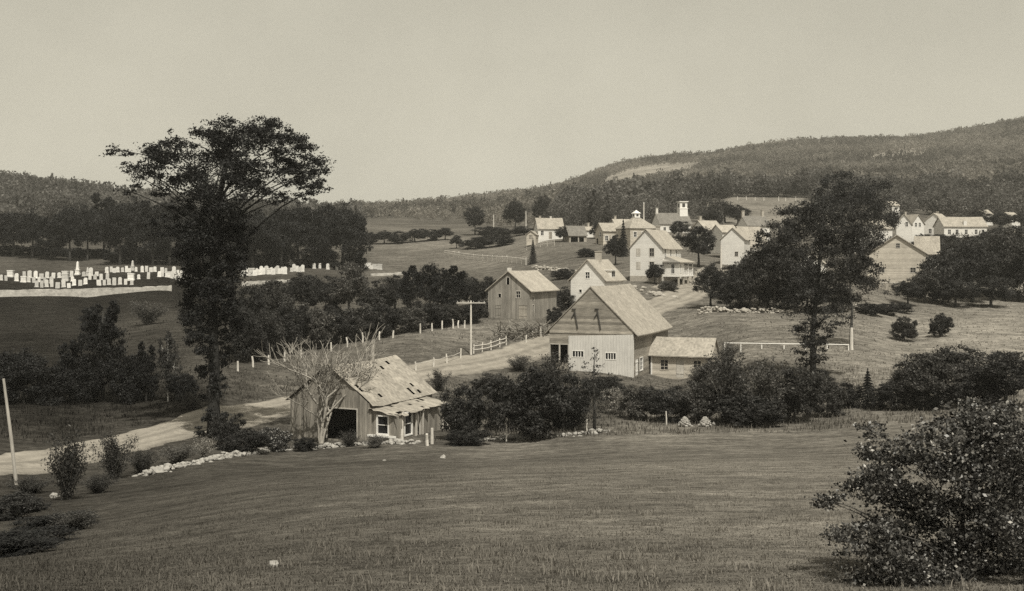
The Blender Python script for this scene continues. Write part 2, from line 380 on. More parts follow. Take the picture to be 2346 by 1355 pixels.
# ------------------------------------------------------------------ leaves and trees
def leaf_quads(P, S, aspect=.55, flat=0.):
    n = len(P); a = rng.normal(size=(n,3)); a[:,2] *= (1-flat*.6); a /= np.linalg.norm(a,axis=1)[:,None]
    b = rng.normal(size=(n,3)); b -= (b*a).sum(1)[:,None]*a; b /= np.linalg.norm(b,axis=1)[:,None]
    S = np.broadcast_to(S, (n,))[:,None]
    V = np.stack([P-a*S, P+b*S*aspect, P+a*S, P-b*S*aspect], 1).reshape(-1,3)
    return V, np.arange(4*n).reshape(-1,4)
def blob_leaves(blobs, leaves_per, size, clump=.34, nclump=14, jit=.25):
    """blobs: (x,y,z,rx,ry,rz,weight) -> leaf points in uneven clumps, clump centres"""
    pts = []; cents = []; sz = []
    for bx,by,bz,rx,ry,rz,w in blobs:
        k = max(3, int(nclump*(.5+.5*w)))
        d = rng.normal(size=(k,3)); d /= np.linalg.norm(d,axis=1)[:,None]
        r = rng.uniform(.45,1.0,size=(k,1))**.6
        c = d*r; n = max(4, int(leaves_per*w/k))
        for cc in c:
            cr = clump*rng.uniform(.6,1.35)
            q = cc+rng.normal(size=(n,3))*cr*np.array([.62,.62,.42])
            pts.append(q*np.array([rx,ry,rz])+np.array([bx,by,bz])); cents.append(cc*np.array([rx,ry,rz])+np.array([bx,by,bz]))
    P = np.concatenate(pts); return P, size*rng.uniform(.6,1.45,len(P)), np.array(cents)
def branch(mb, a, b, r0, r1, sag=.12, n=6, seg=6):
    a = Vector(a); b = Vector(b); L = (b-a).length; mid = a+Vector(((b.x-a.x)*.35,(b.y-a.y)*.35,(b.z-a.z)*.7))+Vector((random.uniform(-1,1),random.uniform(-1,1),random.uniform(-.3,1)))*L*sag
    pts = []; rad = []
    for i in range(seg+1):
        t = i/seg; pts.append(a*(1-t)**2+mid*2*t*(1-t)+b*t*t); rad.append(r0+(r1-r0)*t**.8)
    mb.tube(pts, rad, n, False)
def tree_meshes(name, trunk, blobs, leaves_per, size, leaf, bark, r0, r1, twigs=True, clump=.34, nclump=14, fork=.5, flat=.3, drop=.45, aspect=.55):
    """one tree: trunk polyline, crown blobs, limbs to every blob -> (trunk mesh, crown mesh)"""
    mb = MB(); tp = [Vector(p) for p in trunk]; n = len(tp)
    mb.tube(tp, [r0*1.35]+[r0+(r1-r0)*i/(n-1) for i in range(1,n)], 8)
    P, S, C = blob_leaves(blobs, leaves_per, size, clump, nclump)
    k0 = 0
    for b in blobs:
        c = Vector(b[:3]); kk = max(3, int(nclump*(.5+.5*b[6])))
        best = min(range(n), key=lambda i: abs((tp[i].z) - (c.z-drop*max(b[5], (c.xy-tp[i].xy).length))))
        rr = max(r1, r0+(r1-r0)*best/(n-1))
        branch(mb, tp[best], c, rr*.36, rr*.10)
        if twigs:
            for cc in C[k0:k0+kk]: branch(mb, c, cc, rr*.09, rr*.02, .15, 4, 3)
        k0 += kk
    V, Q = leaf_quads(P, S, aspect, flat)
    return mb.mesh(name+'_trunk', bark, True), np_mesh(name+'_crown', V, Q, leaf)
def place(name, meshes, loc, rz=0., sc=(1,1,1), label=None, cat='tree', group=None, parts=('trunk','crown')):
    e = empty(name, loc, rz); e.scale = sc
    for pn, m in zip(parts, meshes): link(bpy.data.objects.new(pn, m), e)
    tag(e, label, cat, group); return e

# normalised kinds (height 1, spread 1) that copies share
def rb(cx, cy, cz, r, w=1., sq=.85): return (cx, cy, cz, r, r, r*sq, w)
def make_round(seed, leaf, n=1300, size=.0175, low=.22, bark='bark'):
    global rng; rng = np.random.default_rng(seed); random.seed(seed)
    bl = [rb(0,0,.62,.30,1.4), rb(0,0,.80,.20,.9)]
    for i in range(7):
        a = i*.9+seed; bl.append(rb(.27*math.cos(a), .27*math.sin(a), low+.18+.33*((i*.381+seed*.17)%1), random.uniform(.15,.24)))
    return tree_meshes('broadleaf', [(0,0,-.04),(.01,.0,.15),(0,.01,.35),(0,0,.6)], bl, n, size, M[leaf], M[bark], .035, .012)
def make_oval(seed, leaf, n=1200, size=.0165, bark='bark'):
    global rng; rng = np.random.default_rng(seed); random.seed(seed)
    bl = []
    for i in range(10):
        a = i*2.4+seed; z = .28+.066*i; r = .21*math.sin(PI*min(1,(z+.12)))**.6
        bl.append(rb(.17*math.cos(a), .17*math.sin(a), z, random.uniform(.8,1.15)*max(.1,r), 1.))
    return tree_meshes('oval', [(0,0,-.04),(0,.01,.3),(.01,0,.6),(0,0,.85)], bl, n, size, M[leaf], M[bark], .024, .006)
def make_shrub(seed, leaf, n=1500, size=.0195):
    global rng; rng = np.random.default_rng(seed); random.seed(seed)
    bl = [rb(0,0,.4,.34,1.5,1.), rb(.05,0,.7,.22,1.)]
    for i in range(8):
        a = i*.8+seed; bl.append(rb(.32*math.cos(a), .32*math.sin(a), .18+.5*((i*.618+seed*.3)%1), random.uniform(.14,.24), 1., 1.))
    return tree_meshes('shrub', [(0,0,-.05),(.01,0,.12),(0,0,.3)], bl, n, size, M[leaf], M['bark'], .02, .01, drop=.2)
def make_brush(seed, leaf, n=150, size=.024):
    """upright feathery bush: many stems fanning from the ground, leaves along them"""
    global rng; rng = np.random.default_rng(seed); random.seed(seed)
    mb = MB(); pts = []
    for i in range(46):
        a = random.random()*6.28; sp = random.uniform(.05,.5); h = random.uniform(.5,1.)*(1-.5*sp*sp)
        st = []; 
        for k in range(6):
            t = k/5; st.append((math.cos(a)*sp*t**1.3, math.sin(a)*sp*t**1.3, -.03+h*t))
        mb.tube(st, [.009*(1-k/5.5) for k in range(6)], 4, False)
        m = rng.uniform(.15,1.05,n)
        p = np.stack([np.cos(a)*sp*m**1.3, np.sin(a)*sp*m**1.3, h*m], -1)+rng.normal(size=(n,3))*.045; pts.append(p)
    P = np.concatenate(pts); V, Q = leaf_quads(P, size*rng.uniform(.6,1.4,len(P)), .4)
    return mb.mesh('brush_stems', M['twig'], True), np_mesh('brush_foliage', V, Q, M[leaf])
def make_spruce(seed, leaf='needle', n=9000):
    global rng; rng = np.random.default_rng(seed); random.seed(seed)
    mb = MB().tube([(0,0,-.04),(0,0,.5),(0,0,.98)], [.03,.018,.003], 7)
    z = rng.uniform(.06,1.,n)**1.15; tier = np.round(z*15)/15; zz = tier+rng.normal(size=n)*.010
    a = rng.uniform(0,6.283,n); lob = 1+.3*np.sin(a*5+tier*31)+.2*np.sin(a*9+tier*77)
    R = (1.02-tier)*.47*lob; r = R*rng.uniform(0,1,n)**.55
    P = np.stack([np.cos(a)*r, np.sin(a)*r, zz-r*.25+.02], -1)
    V, Q = leaf_quads(P, .021*rng.uniform(.6,1.4,n), .4, .5)
    return mb.mesh('spruce_trunk', M['bark'], True), np_mesh('spruce_crown', V, Q, M[leaf])
K = {}
K['round'] = [make_round(s, 'leaf') for s in (1,2,3)]
K['round_dark'] = [make_round(s, 'leaf_dark') for s in (4,5,6)]
K['round_deep'] = [make_round(s, 'leaf_elm') for s in (9,10)]
K['oval_deep'] = [make_oval(13, 'leaf_elm')]
K['round_mid'] = [make_round(s, 'leaf_mid') for s in (7,8)]
K['oval'] = [make_oval(s, 'leaf_dark') for s in (11,12)]
K['birch'] = [make_oval(14, 'leaf_dark', 700, .016, 'bark_pale')]
K['shrub'] = [make_shrub(s, 'leaf') for s in (21,22,23)]
K['shrub_dark'] = [make_shrub(s, 'leaf_dark') for s in (24,25,26)]
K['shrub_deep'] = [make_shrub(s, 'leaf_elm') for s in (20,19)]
K['shrub_mid'] = [make_shrub(s, 'leaf_mid') for s in (27,28)]
K['shrub_pale'] = [make_shrub(29, 'leaf_pale', 420, .024)]
K['shrub_flower'] = [make_shrub(30, 'leaf_flower', 900)]
K['brush'] = [make_brush(s, 'leaf') for s in (31,32,33)]
K['brush_mid'] = [make_brush(s, 'leaf_mid') for s in (34,35)]
K['brush_pale'] = [make_brush(36, 'leaf_pale', 80)]
K['spruce'] = [make_spruce(s) for s in (41,42)]
ORD = 'first second third fourth fifth sixth seventh eighth ninth tenth eleventh twelfth thirteenth fourteenth fifteenth sixteenth seventeenth eighteenth nineteenth twentieth'.split()
def ordw(i):
    if i < 20: return ORD[i]
    t, r = divmod(i+1, 10); tens = {2:'twent',3:'thirt',4:'fort',5:'fift'}[t]
    return tens+'ieth' if r == 0 else tens+'y-'+ORD[r-1]
_cnt = {}
def plant(kind, u, vb, vt, wpx, label, cat=None, group=None, name=None, Y=None):
    vs = K[kind]; i = _cnt[kind] = _cnt.get(kind, -1)+1
    if Y is None: p = hit(u, vb)
    else:
        x = (u-U0)/F*Y; p = Vector((x, Y, ground(x, Y)))
    h = (vb-vt)/F*p.y*(1.0); w = wpx/F*p.y
    names = {'round':'broadleaf_tree','oval':'slender_tree','birch':'birch_tree','shrub':'shrub','brush':'bush','spruce':'spruce_tree'}
    nm = name or names[kind.split('_')[0]]
    c = cat or ('tree' if 'tree' in nm else 'shrub')
    parts = ('stem','foliage') if c != 'tree' else ('trunk','crown')
    kk = .96 if not kind.startswith('spruce') else 1.0
    return place(nm, vs[i % len(vs)], p-Vector((0,0,.05)), random.Random(i*7+len(kind)).uniform(0, 6.28), (w*kk, w*kk, h*1.0), label, c, group, parts)

# ------------------------------------------------------------------ buildings
class Bld:
    """local frame: gable front at y=0 facing -y, ridge along +y, x centred; th = bearing of the ridge, degrees right of the view"""
    def __init__(s, name, label, cat, u, v, Y, th, W, L, he, hr, wall, roof, group=None, deep=.8, holes=(), over=.35, verge=.25, hip=0., roof_name='roof', wallname='wall'):
        t = math.radians(th); P0 = at(u, v, Y); ex = Vector((math.cos(t), -math.sin(t), 0))
        s.W, s.L, s.he, s.hr = W, L, he, hr; s.deep = deep
        s.e = empty(name, P0-ex*(W/2), -t); tag(s.e, label, cat, group)
        polys = {'F': [(-W/2,-deep),(W/2,-deep),(W/2,he),(0,hr),(-W/2,he)], 'B': [(-W/2,-deep),(W/2,-deep),(W/2,he),(0,hr),(-W/2,he)],
                 'R': [(0,-deep),(L,-deep),(L,he),(0,he)], 'L': [(0,-deep),(L,-deep),(L,he),(0,he)]}
        if hip:
            for k in 'FB': polys[k] = [(-W/2,-deep),(W/2,-deep),(W/2,he),(-W/2,he)]
        bm = bmesh.new()
        for fc, poly in polys.items():
            s.cut_face(bm, fc, poly, [h for h in holes if h[0] == fc])
        bmesh.ops.remove_doubles(bm, verts=bm.verts, dist=.001)
        m = bpy.data.meshes.new(wallname); bm.to_mesh(m); bm.free(); m.materials.append(wall); s.wall = link(bpy.data.objects.new(wallname, m), s.e)
        s.roof = s.gable_roof(roof, over, verge, roof_name) if not hip else s.hip_roof(roof, over, hip)
        for h in holes: s.fill(*h)
    def P(s, fc, a, z, out=0.):
        """point on a face: a runs to the right as seen from outside (from the face's centre for gables)"""
        if fc == 'F': return Vector((a, -out, z))
        if fc == 'B': return Vector((-a, s.L+out, z))
        if fc == 'R': return Vector((s.W/2+out, a, z))
        return Vector((-s.W/2-out, s.L-a, z))
    def cut_face(s, bm, fc, poly, holes, out=0.):
        b2 = bmesh.new(); b2.faces.new([b2.verts.new((a, 0, z)) for a, z in poly])
        for h in holes:
            a0, z0, w, hh = h[1:5]
            for co, no in (((a0,0,0),(1,0,0)), ((a0+w,0,0),(1,0,0)), ((0,0,z0),(0,0,1)), ((0,0,z0+hh),(0,0,1))):
                bmesh.ops.bisect_plane(b2, geom=b2.verts[:]+b2.edges[:]+b2.faces[:], plane_co=co, plane_no=no)
        dead = []
        for f in b2.faces:
            c = f.calc_center_median()
            if any(h[1] < c.x < h[1]+h[3] and h[2] < c.z < h[2]+h[4] for h in holes): dead.append(f)
        bmesh.ops.delete(b2, geom=dead, context='FACES')
        for f in b2.faces:
            bm.faces.new([bm.verts.new(s.P(fc, v.co.x, v.co.z, out)) for v in f.verts])
        b2.free()
    def boxf(s, mb, fc, a0, a1, z0, z1, o0, o1):
        ps = [s.P(fc, a, z, o) for z in (z0,z1) for o in (o0,o1) for a in (a0,a1)]
        mb.add(ps, [(0,2,3,1),(4,5,7,6),(0,1,5,4),(2,6,7,3),(0,4,6,2),(1,3,7,5)])
    def panel(s, name, fc, a0, a1, z0, z1, out, mat, parent=None):
        mb = MB(); s.boxf(mb, fc, a0, a1, z0, z1, .01, out); return mb.build(name, mat, parent or s.e)
    def gable_roof(s, mat, o, vg, name):
        W, L, he, hr = s.W, s.L, s.he, s.hr; k = (hr-he)/(W/2); t = .13
        pr = [(-W/2-o, he-k*o+t), (0, hr+t*1.15), (W/2+o, he-k*o+t), (W/2+o, he-k*o+.015), (0, hr+.015), (-W/2-o, he-k*o+.015)]
        vs = []; ny = 7
        rr = random.Random(int(W*100+L*10)); 
        for i in range(ny):
            y = -vg+(L+2*vg)*i/(ny-1); sag = -.05*math.sin(PI*i/(ny-1))*(L/10)
            for x, z in pr: vs.append((x+rr.uniform(-.015,.015), y, z+sag+(.012*rr.uniform(-1,1))))
        fs = [tuple(range(5,-1,-1))[::-1], tuple((ny-1)*6+q for q in range(5,-1,-1))]
        fs = [(0,1,4,5),(1,2,3,4)]+[((ny-1)*6+5,(ny-1)*6+4,(ny-1)*6+1,(ny-1)*6),((ny-1)*6+4,(ny-1)*6+3,(ny-1)*6+2,(ny-1)*6+1)]
        for i in range(ny-1):
            for q in range(6):
                a = i*6+q; b = i*6+(q+1)%6; fs.append((b,a,a+6,b+6))
        return MB().add(vs, fs).build(name, mat, s.e)
    def hip_roof(s, mat, o, hip):
        W, L, he, hr = s.W+2*o, s.L, s.he, s.hr
        vs = [(-W/2,-o,he),(W/2,-o,he),(W/2,L+o,he),(-W/2,L+o,he),(0,L/2-hip,hr),(0,L/2+hip,hr),(-W/2,-o,he-.1),(W/2,-o,he-.1),(W/2,L+o,he-.1),(-W/2,L+o,he-.1)]
        fs = [(0,1,4),(1,2,5,4),(2,3,5),(3,0,4,5),(0,6,7,1),(1,7,8,2),(2,8,9,3),(3,9,6,0),(6,9,8,7)]
        return MB().add(vs, fs).build('roof', mat, s.e)
    def fill(s, fc, a, z, w, h, kind='window', mat=None, panes=(1,1)):
        if kind == 'window':
            f = MB(); t = min(.09, w*.12)
            for q in ((a-t,a+.01,z-t,z+h+t),(a+w-.01,a+w+t,z-t,z+h+t)): s.boxf(f, fc, *q, -.1, .035)
            for q in ((a+.01,a+w-.01,z-t,z+.01),(a+.01,a+w-.01,z+h-.01,z+h+t)): s.boxf(f, fc, *q, -.1, .035)
            for i in range(1, panes[0]+1):
                if panes[0] > 0: x = a+w*i/(panes[0]+1); s.boxf(f, fc, x-.022, x+.022, z+.01, z+h-.01, -.05, -.02)
            for i in range(1, panes[1]+1): y = z+h*i/(panes[1]+1); s.boxf(f, fc, a+.01, a+w-.01, y-.022, y+.022, -.052, -.022)
            fo = f.build('window', mat or M['trim'], s.e)
            p = MB(); s.boxf(p, fc, a, a+w, z, z+h, -.09, -.07); p.build('pane', M['glass'], fo)
        elif kind == 'door':
            d = MB(); n = max(2, int(w/.3))
            for i in range(n): s.boxf(d, fc, a+w*i/n+.008, a+w*(i+1)/n-.008, z, z+h, -.08, -.03-.006*(i%2))
            s.boxf(d, fc, a+.03, a+w-.03, z+h*.2, z+h*.2+.12, -.03, -.005); s.boxf(d, fc, a+.03, a+w-.03, z+h*.75, z+h*.75+.12, -.03, -.005)
            d.build('door', mat or M['weathered_v'], s.e)
        elif kind == 'shutter':
            d = MB(); s.boxf(d, fc, a, a+w, z, z+h, -.05, .02)
            for i in range(6): s.boxf(d, fc, a+.04, a+w-.04, z+h*(i+.3)/6, z+h*(i+.6)/6, .02, .035)
            d.build('shutter', mat or M['trim'], s.e)
        elif kind == 'open':
            d = MB(); t = .08
            for q in ((a-t,a,z,z+h+t),(a+w,a+w+t,z,z+h+t),(a,a+w,z+h,z+h+t)): s.boxf(d, fc, *q, -.08, .03)
            d.build('door_frame', mat or M['post'], s.e)
    def chimney(s, x, y, w, top, mat=None, cap=True):
        mb = MB(); k = (s.hr-s.he)/(s.W/2); z = s.hr-abs(x)*k-.5
        mb.box(x-w/2,x+w/2,y-w/2,y+w/2,z,top)
        if cap: mb.box(x-w/2-.07,x+w/2+.07,y-w/2-.07,y+w/2+.07,top,top+.13)
        return mb.build('chimney', mat or M['brick'], s.roof)
    def slab(s, name, pts, t, mat, parent=None):
        """a sheet of thickness t under the given 4 local points"""
        vs = [Vector(p) for p in pts]+[Vector(p)-Vector((0,0,t)) for p in pts]
        return MB().add(vs, [(0,1,2,3),(7,6,5,4),(0,4,5,1),(1,5,6,2),(2,6,7,3),(3,7,4,0)]).build(name, mat, parent or s.e)

# main barn in the middle: gable with a whitewashed front, attached shed
W, L, he, hr = 9.1, 16.4, 4.8, 9.3
b = Bld('barn', 'big weathered barn with whitewashed lower front and wide shingle roof beside the road', 'barn', 1450, 866, 119, 20.4, W, L, he, hr, M['weathered'], M['shingle'], holes=[
    ('F', -4.45, 1.35, .95, 1.9, 'open'), ('F', -3.35, 1.35, .85, 1.9, 'open'),
    ('R', 1.1, .1, 1.2, 1.75, 'door', M['trim']), ('R', 2.9, .5, 1.3, 1.3, 'window', None, (1,2))], over=.55, verge=.1, deep=2.5)
bm = bmesh.new()
HL = [('F', -1.95, 2.0, 1.2, .62, 'window', M['trim'], (3,0)), ('F', 1.65, 1.85, 1.1, .66, 'window', M['trim'], (3,0))]
b.cut_face(bm, 'F', [(-2.4,-2.5),(W/2+.02,-2.5),(W/2+.02,4.45),(-2.4,4.2)], HL, .05)
r_ = bmesh.ops.extrude_face_region(bm, geom=bm.faces[:]); bmesh.ops.translate(bm, verts=[q for q in r_['geom'] if isinstance(q, bmesh.types.BMVert)], vec=(0,-.05,0))
m = bpy.data.meshes.new('whitewashed_front'); bm.to_mesh(m); bm.free(); m.materials.append(M['white_v']); link(bpy.data.objects.new('whitewashed_front', m), b.e)
for h in HL:
    f = MB(); a, z, w, hh = h[1:5]
    for q in ((a-.06,a+.01,z-.06,z+hh+.06),(a+w-.01,a+w+.06,z-.06,z+hh+.06),(a+.01,a+w-.01,z-.06,z+.01),(a+.01,a+w-.01,z+hh-.01,z+hh+.06)): b.boxf(f, 'F', *q, .05, .13)
    for i in (1,2,3): b.boxf(f, 'F', a+w*i/4-.035, a+w*i/4+.035, z+.01, z+hh-.01, .065, .10)
    fo = f.build('window', M['trim'], b.e); p = MB(); b.boxf(p, 'F', a, a+w, z, z+hh, .055, .062); p.build('pane', M['glass'], fo)
for x, z0, z1 in ((-1.75, 5.0, 6.9), (.75, 4.95, 6.95)):
    mb = MB(); mb.bar((x, -.05, z1), (x+.35, -.05, z0), .2, .08); mb.bar((x-.28, -.06, z1+.12), (x+.12, -.06, z1+.12), .16, .1); mb.bar((x-.33,-.06,z1-.8), (x+.02,-.06,z1-.25), .15, .08)
    mb.build('strut', M['dark_wood'], b.e)
b.panel('corner_board', 'R', .02, .32, -2.5, 4.6, .03, M['trim'])
b.panel('beam', 'F', -4.5, 4.5, 4.46, 4.62, .06, M['weathered'])

class Annex(Bld):
    """a lean-to part of another building, in that building's frame: x0..x1, y0..y1, roof falling from h_in (at x0) to h_out (at x1)"""
    def __init__(s, p, x0, x1, y0, y1, hi, ho, z0=-.8, wall=None, roof=None, holes=(), over=.3, wallname='annex_wall', roofname='annex_roof', faces='FRB', hipF=0., t=.1):
        s.e = p.e; s.W = x1-x0; s.L = y1-y0; s.ox = (x0+x1)/2; s.oy = y0; W, L = s.W, s.L
        P = {'F': [(-W/2,z0),(W/2,z0),(W/2,ho),(-W/2,hi)], 'B': [(-W/2,z0),(W/2,z0),(W/2,hi),(-W/2,ho)], 'R': [(0,z0),(L,z0),(L,ho),(0,ho)]}
        if wall:
            bm = bmesh.new()
            for f in faces: s.cut_face(bm, f, P[f], [h for h in holes if h[0] == f])
            bmesh.ops.remove_doubles(bm, verts=bm.verts, dist=.001)
            m = bpy.data.meshes.new(wallname); bm.to_mesh(m); bm.free(); m.materials.append(wall); link(bpy.data.objects.new(wallname, m), s.e)
        if roof:
            k = (hi-ho)/W
            s.slab(roofname, [(x0+.02, y0-over+hipF, hi+t), (x1+over, y0-over, ho-k*over+t), (x1+over, y1+over, ho-k*over+t), (x0+.02, y1+over, hi+t)], t, roof)
        for h in holes: s.fill(*h)
    def P(s, fc, a, z, out=0.):
        q = Bld.P(s, fc, a, z, out); return q+Vector((s.ox, s.oy, 0))

# attached low shed
c = Bld('shed', 'low clapboard shed with shingle roof attached to right side of the big barn', 'shed', 1491, 864, 125.5, 110.4, 4.0, 6.6, 2.6, 4.15, M['clap'], M['shingle'], holes=[
    ('R', 1.1, .85, .8, 1.05, 'window', M['clap'], (1,2)), ('R', 2.8, .05, .85, 1.9, 'door', M['post']), ('R', 4.7, 1.15, .8, .75, 'window', M['clap'], (1,1))], over=.4, verge=.2, deep=1.5)
c.panel('corner_board', 'R', .0, .16, -1.2, 2.5, .04, M['trim']); c.panel('corner_board', 'R', 6.44, 6.6, -1.2, 2.5, .04, M['trim'])

# decayed outbuilding on the meadow's edge
W, L, he, hr = 6.7, 8.8, 2.65, 5.15
a = Bld('abandoned_outbuilding', 'decaying board outbuilding with sagging patched roof and open doorway on the meadow edge', 'outbuilding', 845, 1012, 80, 26, W, L, he, hr, M['ruin'], M['shingle_ruin'], holes=[
    ('F', -.15, .0, 2.5, 2.15, 'open'), ('F', -1.0, .9, .55, .95, 'window', M['post'], (1,2))], deep=1.2)
bpy.data.objects.remove(a.roof)
rr = random.Random(5); vs = []; fs = []; NY, NX = 30, 12
for sd in (-1, 1):
    n0 = len(vs)
    for i in range(NX+1):
        for j in range(NY+1):
            t = i/NX; x = sd*(t*(W/2+.35)); z = hr+.12-(hr-he)/(W/2)*abs(x); y = -.2+(L+.4)*j/NY
            if sd > 0 and j == 0: y += rr.uniform(-.1,.35)*t
            z += -.16*math.sin(PI*j/NY)*(1-t*.4)+rr.uniform(-.012,.012)-(.1*t*math.exp(-((j-5)/3)**2) if sd > 0 else 0)
            vs.append((x+rr.uniform(-.02,.02), y, z))
    for i in range(NX):
        for j in range(NY):
            if sd > 0 and (rr.random() < .006 or (j < 9 and i > 4 and rr.random() < .045) or (j, i) in ((20,9),(20,10))): continue
            q = n0+i*(NY+1)+j; f = (q, q+NY+1, q+NY+2, q+1); fs.append(f if sd > 0 else f[::-1])
a.roof = MB().add(vs, fs).build('roof', M['shingle_ruin'], a.e)
mb = MB()
for j in range(12):
    y = .1+(L-.2)*j/11
    for sd in (-1,1): mb.bar((0,y,hr-.38), (sd*(W/2-.1),y,he-.2), .09, .12)
mb.bar((0,.1,hr-.3),(0,L-.1,hr-.3),.1,.16); mb.build('rafters', M['dark_wood'], a.e)
mb = MB(); mb.box(-1.15,-.2,-.14,-.06,.0,2.1); mb.build('door', M['ruin'], a.e)
x2 = Annex(a, W/2, W/2+1.96, .08, 7.1, 2.2, 1.95, -1.2, M['ruin'], None, holes=[
    ('F', -.32, .6, .85, 1.2, 'window', M['trim'], (0,1)), ('R', 1.5, .35, .95, 1.5, 'window', M['trim'], (0,1)), ('R', 3.2, .1, .38, 1.7, 'open')], wallname='lean_to_wall')
rr = random.Random(9); vs = []; fs = []; NX, NY = 8, 24
for i in range(NX+1):
    for j in range(NY+1):
        t = i/NX; y = -.25+7.7*j/NY; x = W/2+.02+2.35*t+(rr.uniform(-.22,.1) if i == NX else 0)
        vs.append((x, y+(rr.uniform(-.12,.3) if j == 0 else 0), 2.33-.40*t+rr.uniform(-.015,.015)-(.16*t*math.exp(-((j-4)/3)**2))+(.10*(j > 11)*(1-t*.6))))
for i in range(NX):
    for j in range(NY):
        if rr.random() < .04 or (j < 7 and i > 4 and rr.random() < .22): continue
        q = i*(NY+1)+j; fs.append((q, q+NY+1, q+NY+2, q+1))
MB().add(vs, fs).build('lean_to_roof', M['shingle_ruin'], a.e)
for y in (1.2, 2.9, 3.9, 6.9):
    mb = MB(); mb.bar((W/2+2.02,y,-.9),(W/2+2.0+.05*math.sin(y*5),y+.06,2.0),.11); mb.build('prop', M['post'], a.e)
mb = MB(); mb.bar((W/2+3.1,6.6,-.6),(W/2+2.0,6.9,1.1),.12); mb.build('brace', M['post'], a.e)
x2.panel('sill_plank', 'F', -1.1, 1.2, .35, .5, .1, M['trim'])

# white farmhouse behind the barn
W, L, he, hr = 5.0, 8.0, 3.9, 6.5
d = Bld('cottage', 'white gabled cottage with small dormer and chimney directly behind the big barn', 'house', 1385, 705, 158, 25, W, L, he, hr, M['white'], M['shingle_bright'], holes=[
    ('F', -.3, 4.0, .62, .85, 'window', None, (1,1)), ('F', -1.25, 2.0, .4, .45, 'window', None, (0,0)), ('R', 1.2, 1.2, .8, 1.3, 'window', None, (1,1)), ('R', 5.6, 1.2, .8, 1.3, 'window', None, (1,1))], over=.35, deep=1.5)
d.chimney(.0, 4.2, .75, 7.7, M['brick'])
dm = MB(); dm.box(1.25, 2.42, 3.0, 4.5, 3.9, 5.05); dm.box(1.0, 2.6, 2.85, 4.65, 5.05, 5.17); dmo = dm.build('dormer', M['white'], d.e)
MB().box(2.42,2.45,3.2,3.7,4.25,4.9).box(2.42,2.45,3.85,4.3,4.25,4.9).build('pane', M['glass'], dmo)
# two storey house with porch
W, L, he, hr = 5.5, 10.6, 5.6, 8.5
h = Bld('farmhouse', 'tall white two-storey gabled farmhouse with side porch above the road', 'house', 1517, 646, 187, 25, W, L, he, hr, M['white'], M['shingle_bright'], holes=[
    ('F', .62, 4.15, .75, 1.3, 'window', M['post'], (1,1)), ('F', .62, 1.95, .75, 1.3, 'window', M['post'], (1,1)),
    ('F', -1.7, 4.15, .75, 1.3, 'shutter', M['post']), ('F', -1.7, 1.95, .75, 1.3, 'shutter', M['post']),
    ('R', 1.2, 3.9, .85, 1.45, 'window', None, (1,1)), ('R', 4.2, 3.9, .85, 1.45, 'window', None, (1,1)), ('R', 7.4, 3.9, .85, 1.45, 'window', None, (1,1)),
    ('R', 4.2, 1.2, .9, 1.9, 'door', M['weathered_v'])], over=.3, deep=1.5)
h.panel('foundation', 'F', -2.76, 2.77, -1.5, .95, .05, M['foundation'])
p1 = Annex(h, W/2, W/2+2.65, .5, 3.3, 3.7, 3.1, 1.0, M['white'], None, holes=[('F', .05, 1.35, .55, 1.5, 'window', None, (1,1)), ('R', .6, 1.5, .6, 1.3, 'window', None, (1,1))], wallname='bay_wall')
mb = MB(); mb.box(W/2+.01, W/2+2.75, .45, 8.9, .82, .98); mb.build('porch_floor', M['trim'], h.e)
h.slab('porch_roof', [(W/2+.02,1.9,4.15),(W/2+3.0,.1,3.2),(W/2+3.0,9.2,3.2),(W/2+.02,7.9,4.15)], .12, M['shingle_bright'])
MB().add([(W/2+.02,.1,3.21),(W/2+3.0,.1,3.21),(W/2+.02,1.9,4.16),(W/2+.02,.1,3.05),(W/2+3.0,.1,3.05)], [(0,1,2),(0,3,4,1),(0,2,3)]).build('porch_hip', M['shingle_grey'], h.e)
for y in (3.5, 6.1, 8.7):
    MB().box(W/2+2.5,W/2+2.65,y-.07,y+.07,.98,3.1).build('porch_post', M['trim'], h.e); 
for y in (.7, 3.4, 6.1, 8.7): MB().box(W/2+2.45,W/2+2.7,y-.14,y+.14,-1.6,.82).build('pier', M['foundation'], h.e)
mb = MB(); mb.box(W/2+2.52,W/2+2.62,3.57,8.63,1.8,1.88)
for i in range(22): mb.box(W/2+2.55,W/2+2.59,3.7+i*.226,3.74+i*.226,.98,1.8)
mb.build('porch_rail', M['trim'], h.e)
h.chimney(-.2, 7., .6, 9.2, M['brick'])
# grey barn beyond the roadside field
W, L, he, hr = 6.0, 9.1, 3.9, 6.25
f = Bld('barn', 'grey board barn with pale roof standing beyond the fenced roadside field', 'barn', 1213, 733, 150, 25, W, L, he, hr, M['grey_v'], M['shingle_bright'], holes=[
    ('F', -.3, 4.55, .42, .95, 'open'), ('F', 1.1, 2.85, .6, .85, 'window', M['post'], (1,1)), ('F', -1.5, 2.85, .4, .5, 'open'), ('F', 1.45, .1, 1.2, 1.75, 'door'), ('F', -1.9, .2, .75, 1.6, 'door', M['grey_v']),
    ('R', .9, 2.4, .5, .5, 'open'), ('R', 1.0, .9, .45, 1.0, 'open')], over=.4, deep=1.5)
f.chimney(-1.1, 2.6, .45, 6.75, M['brick_white'], False)
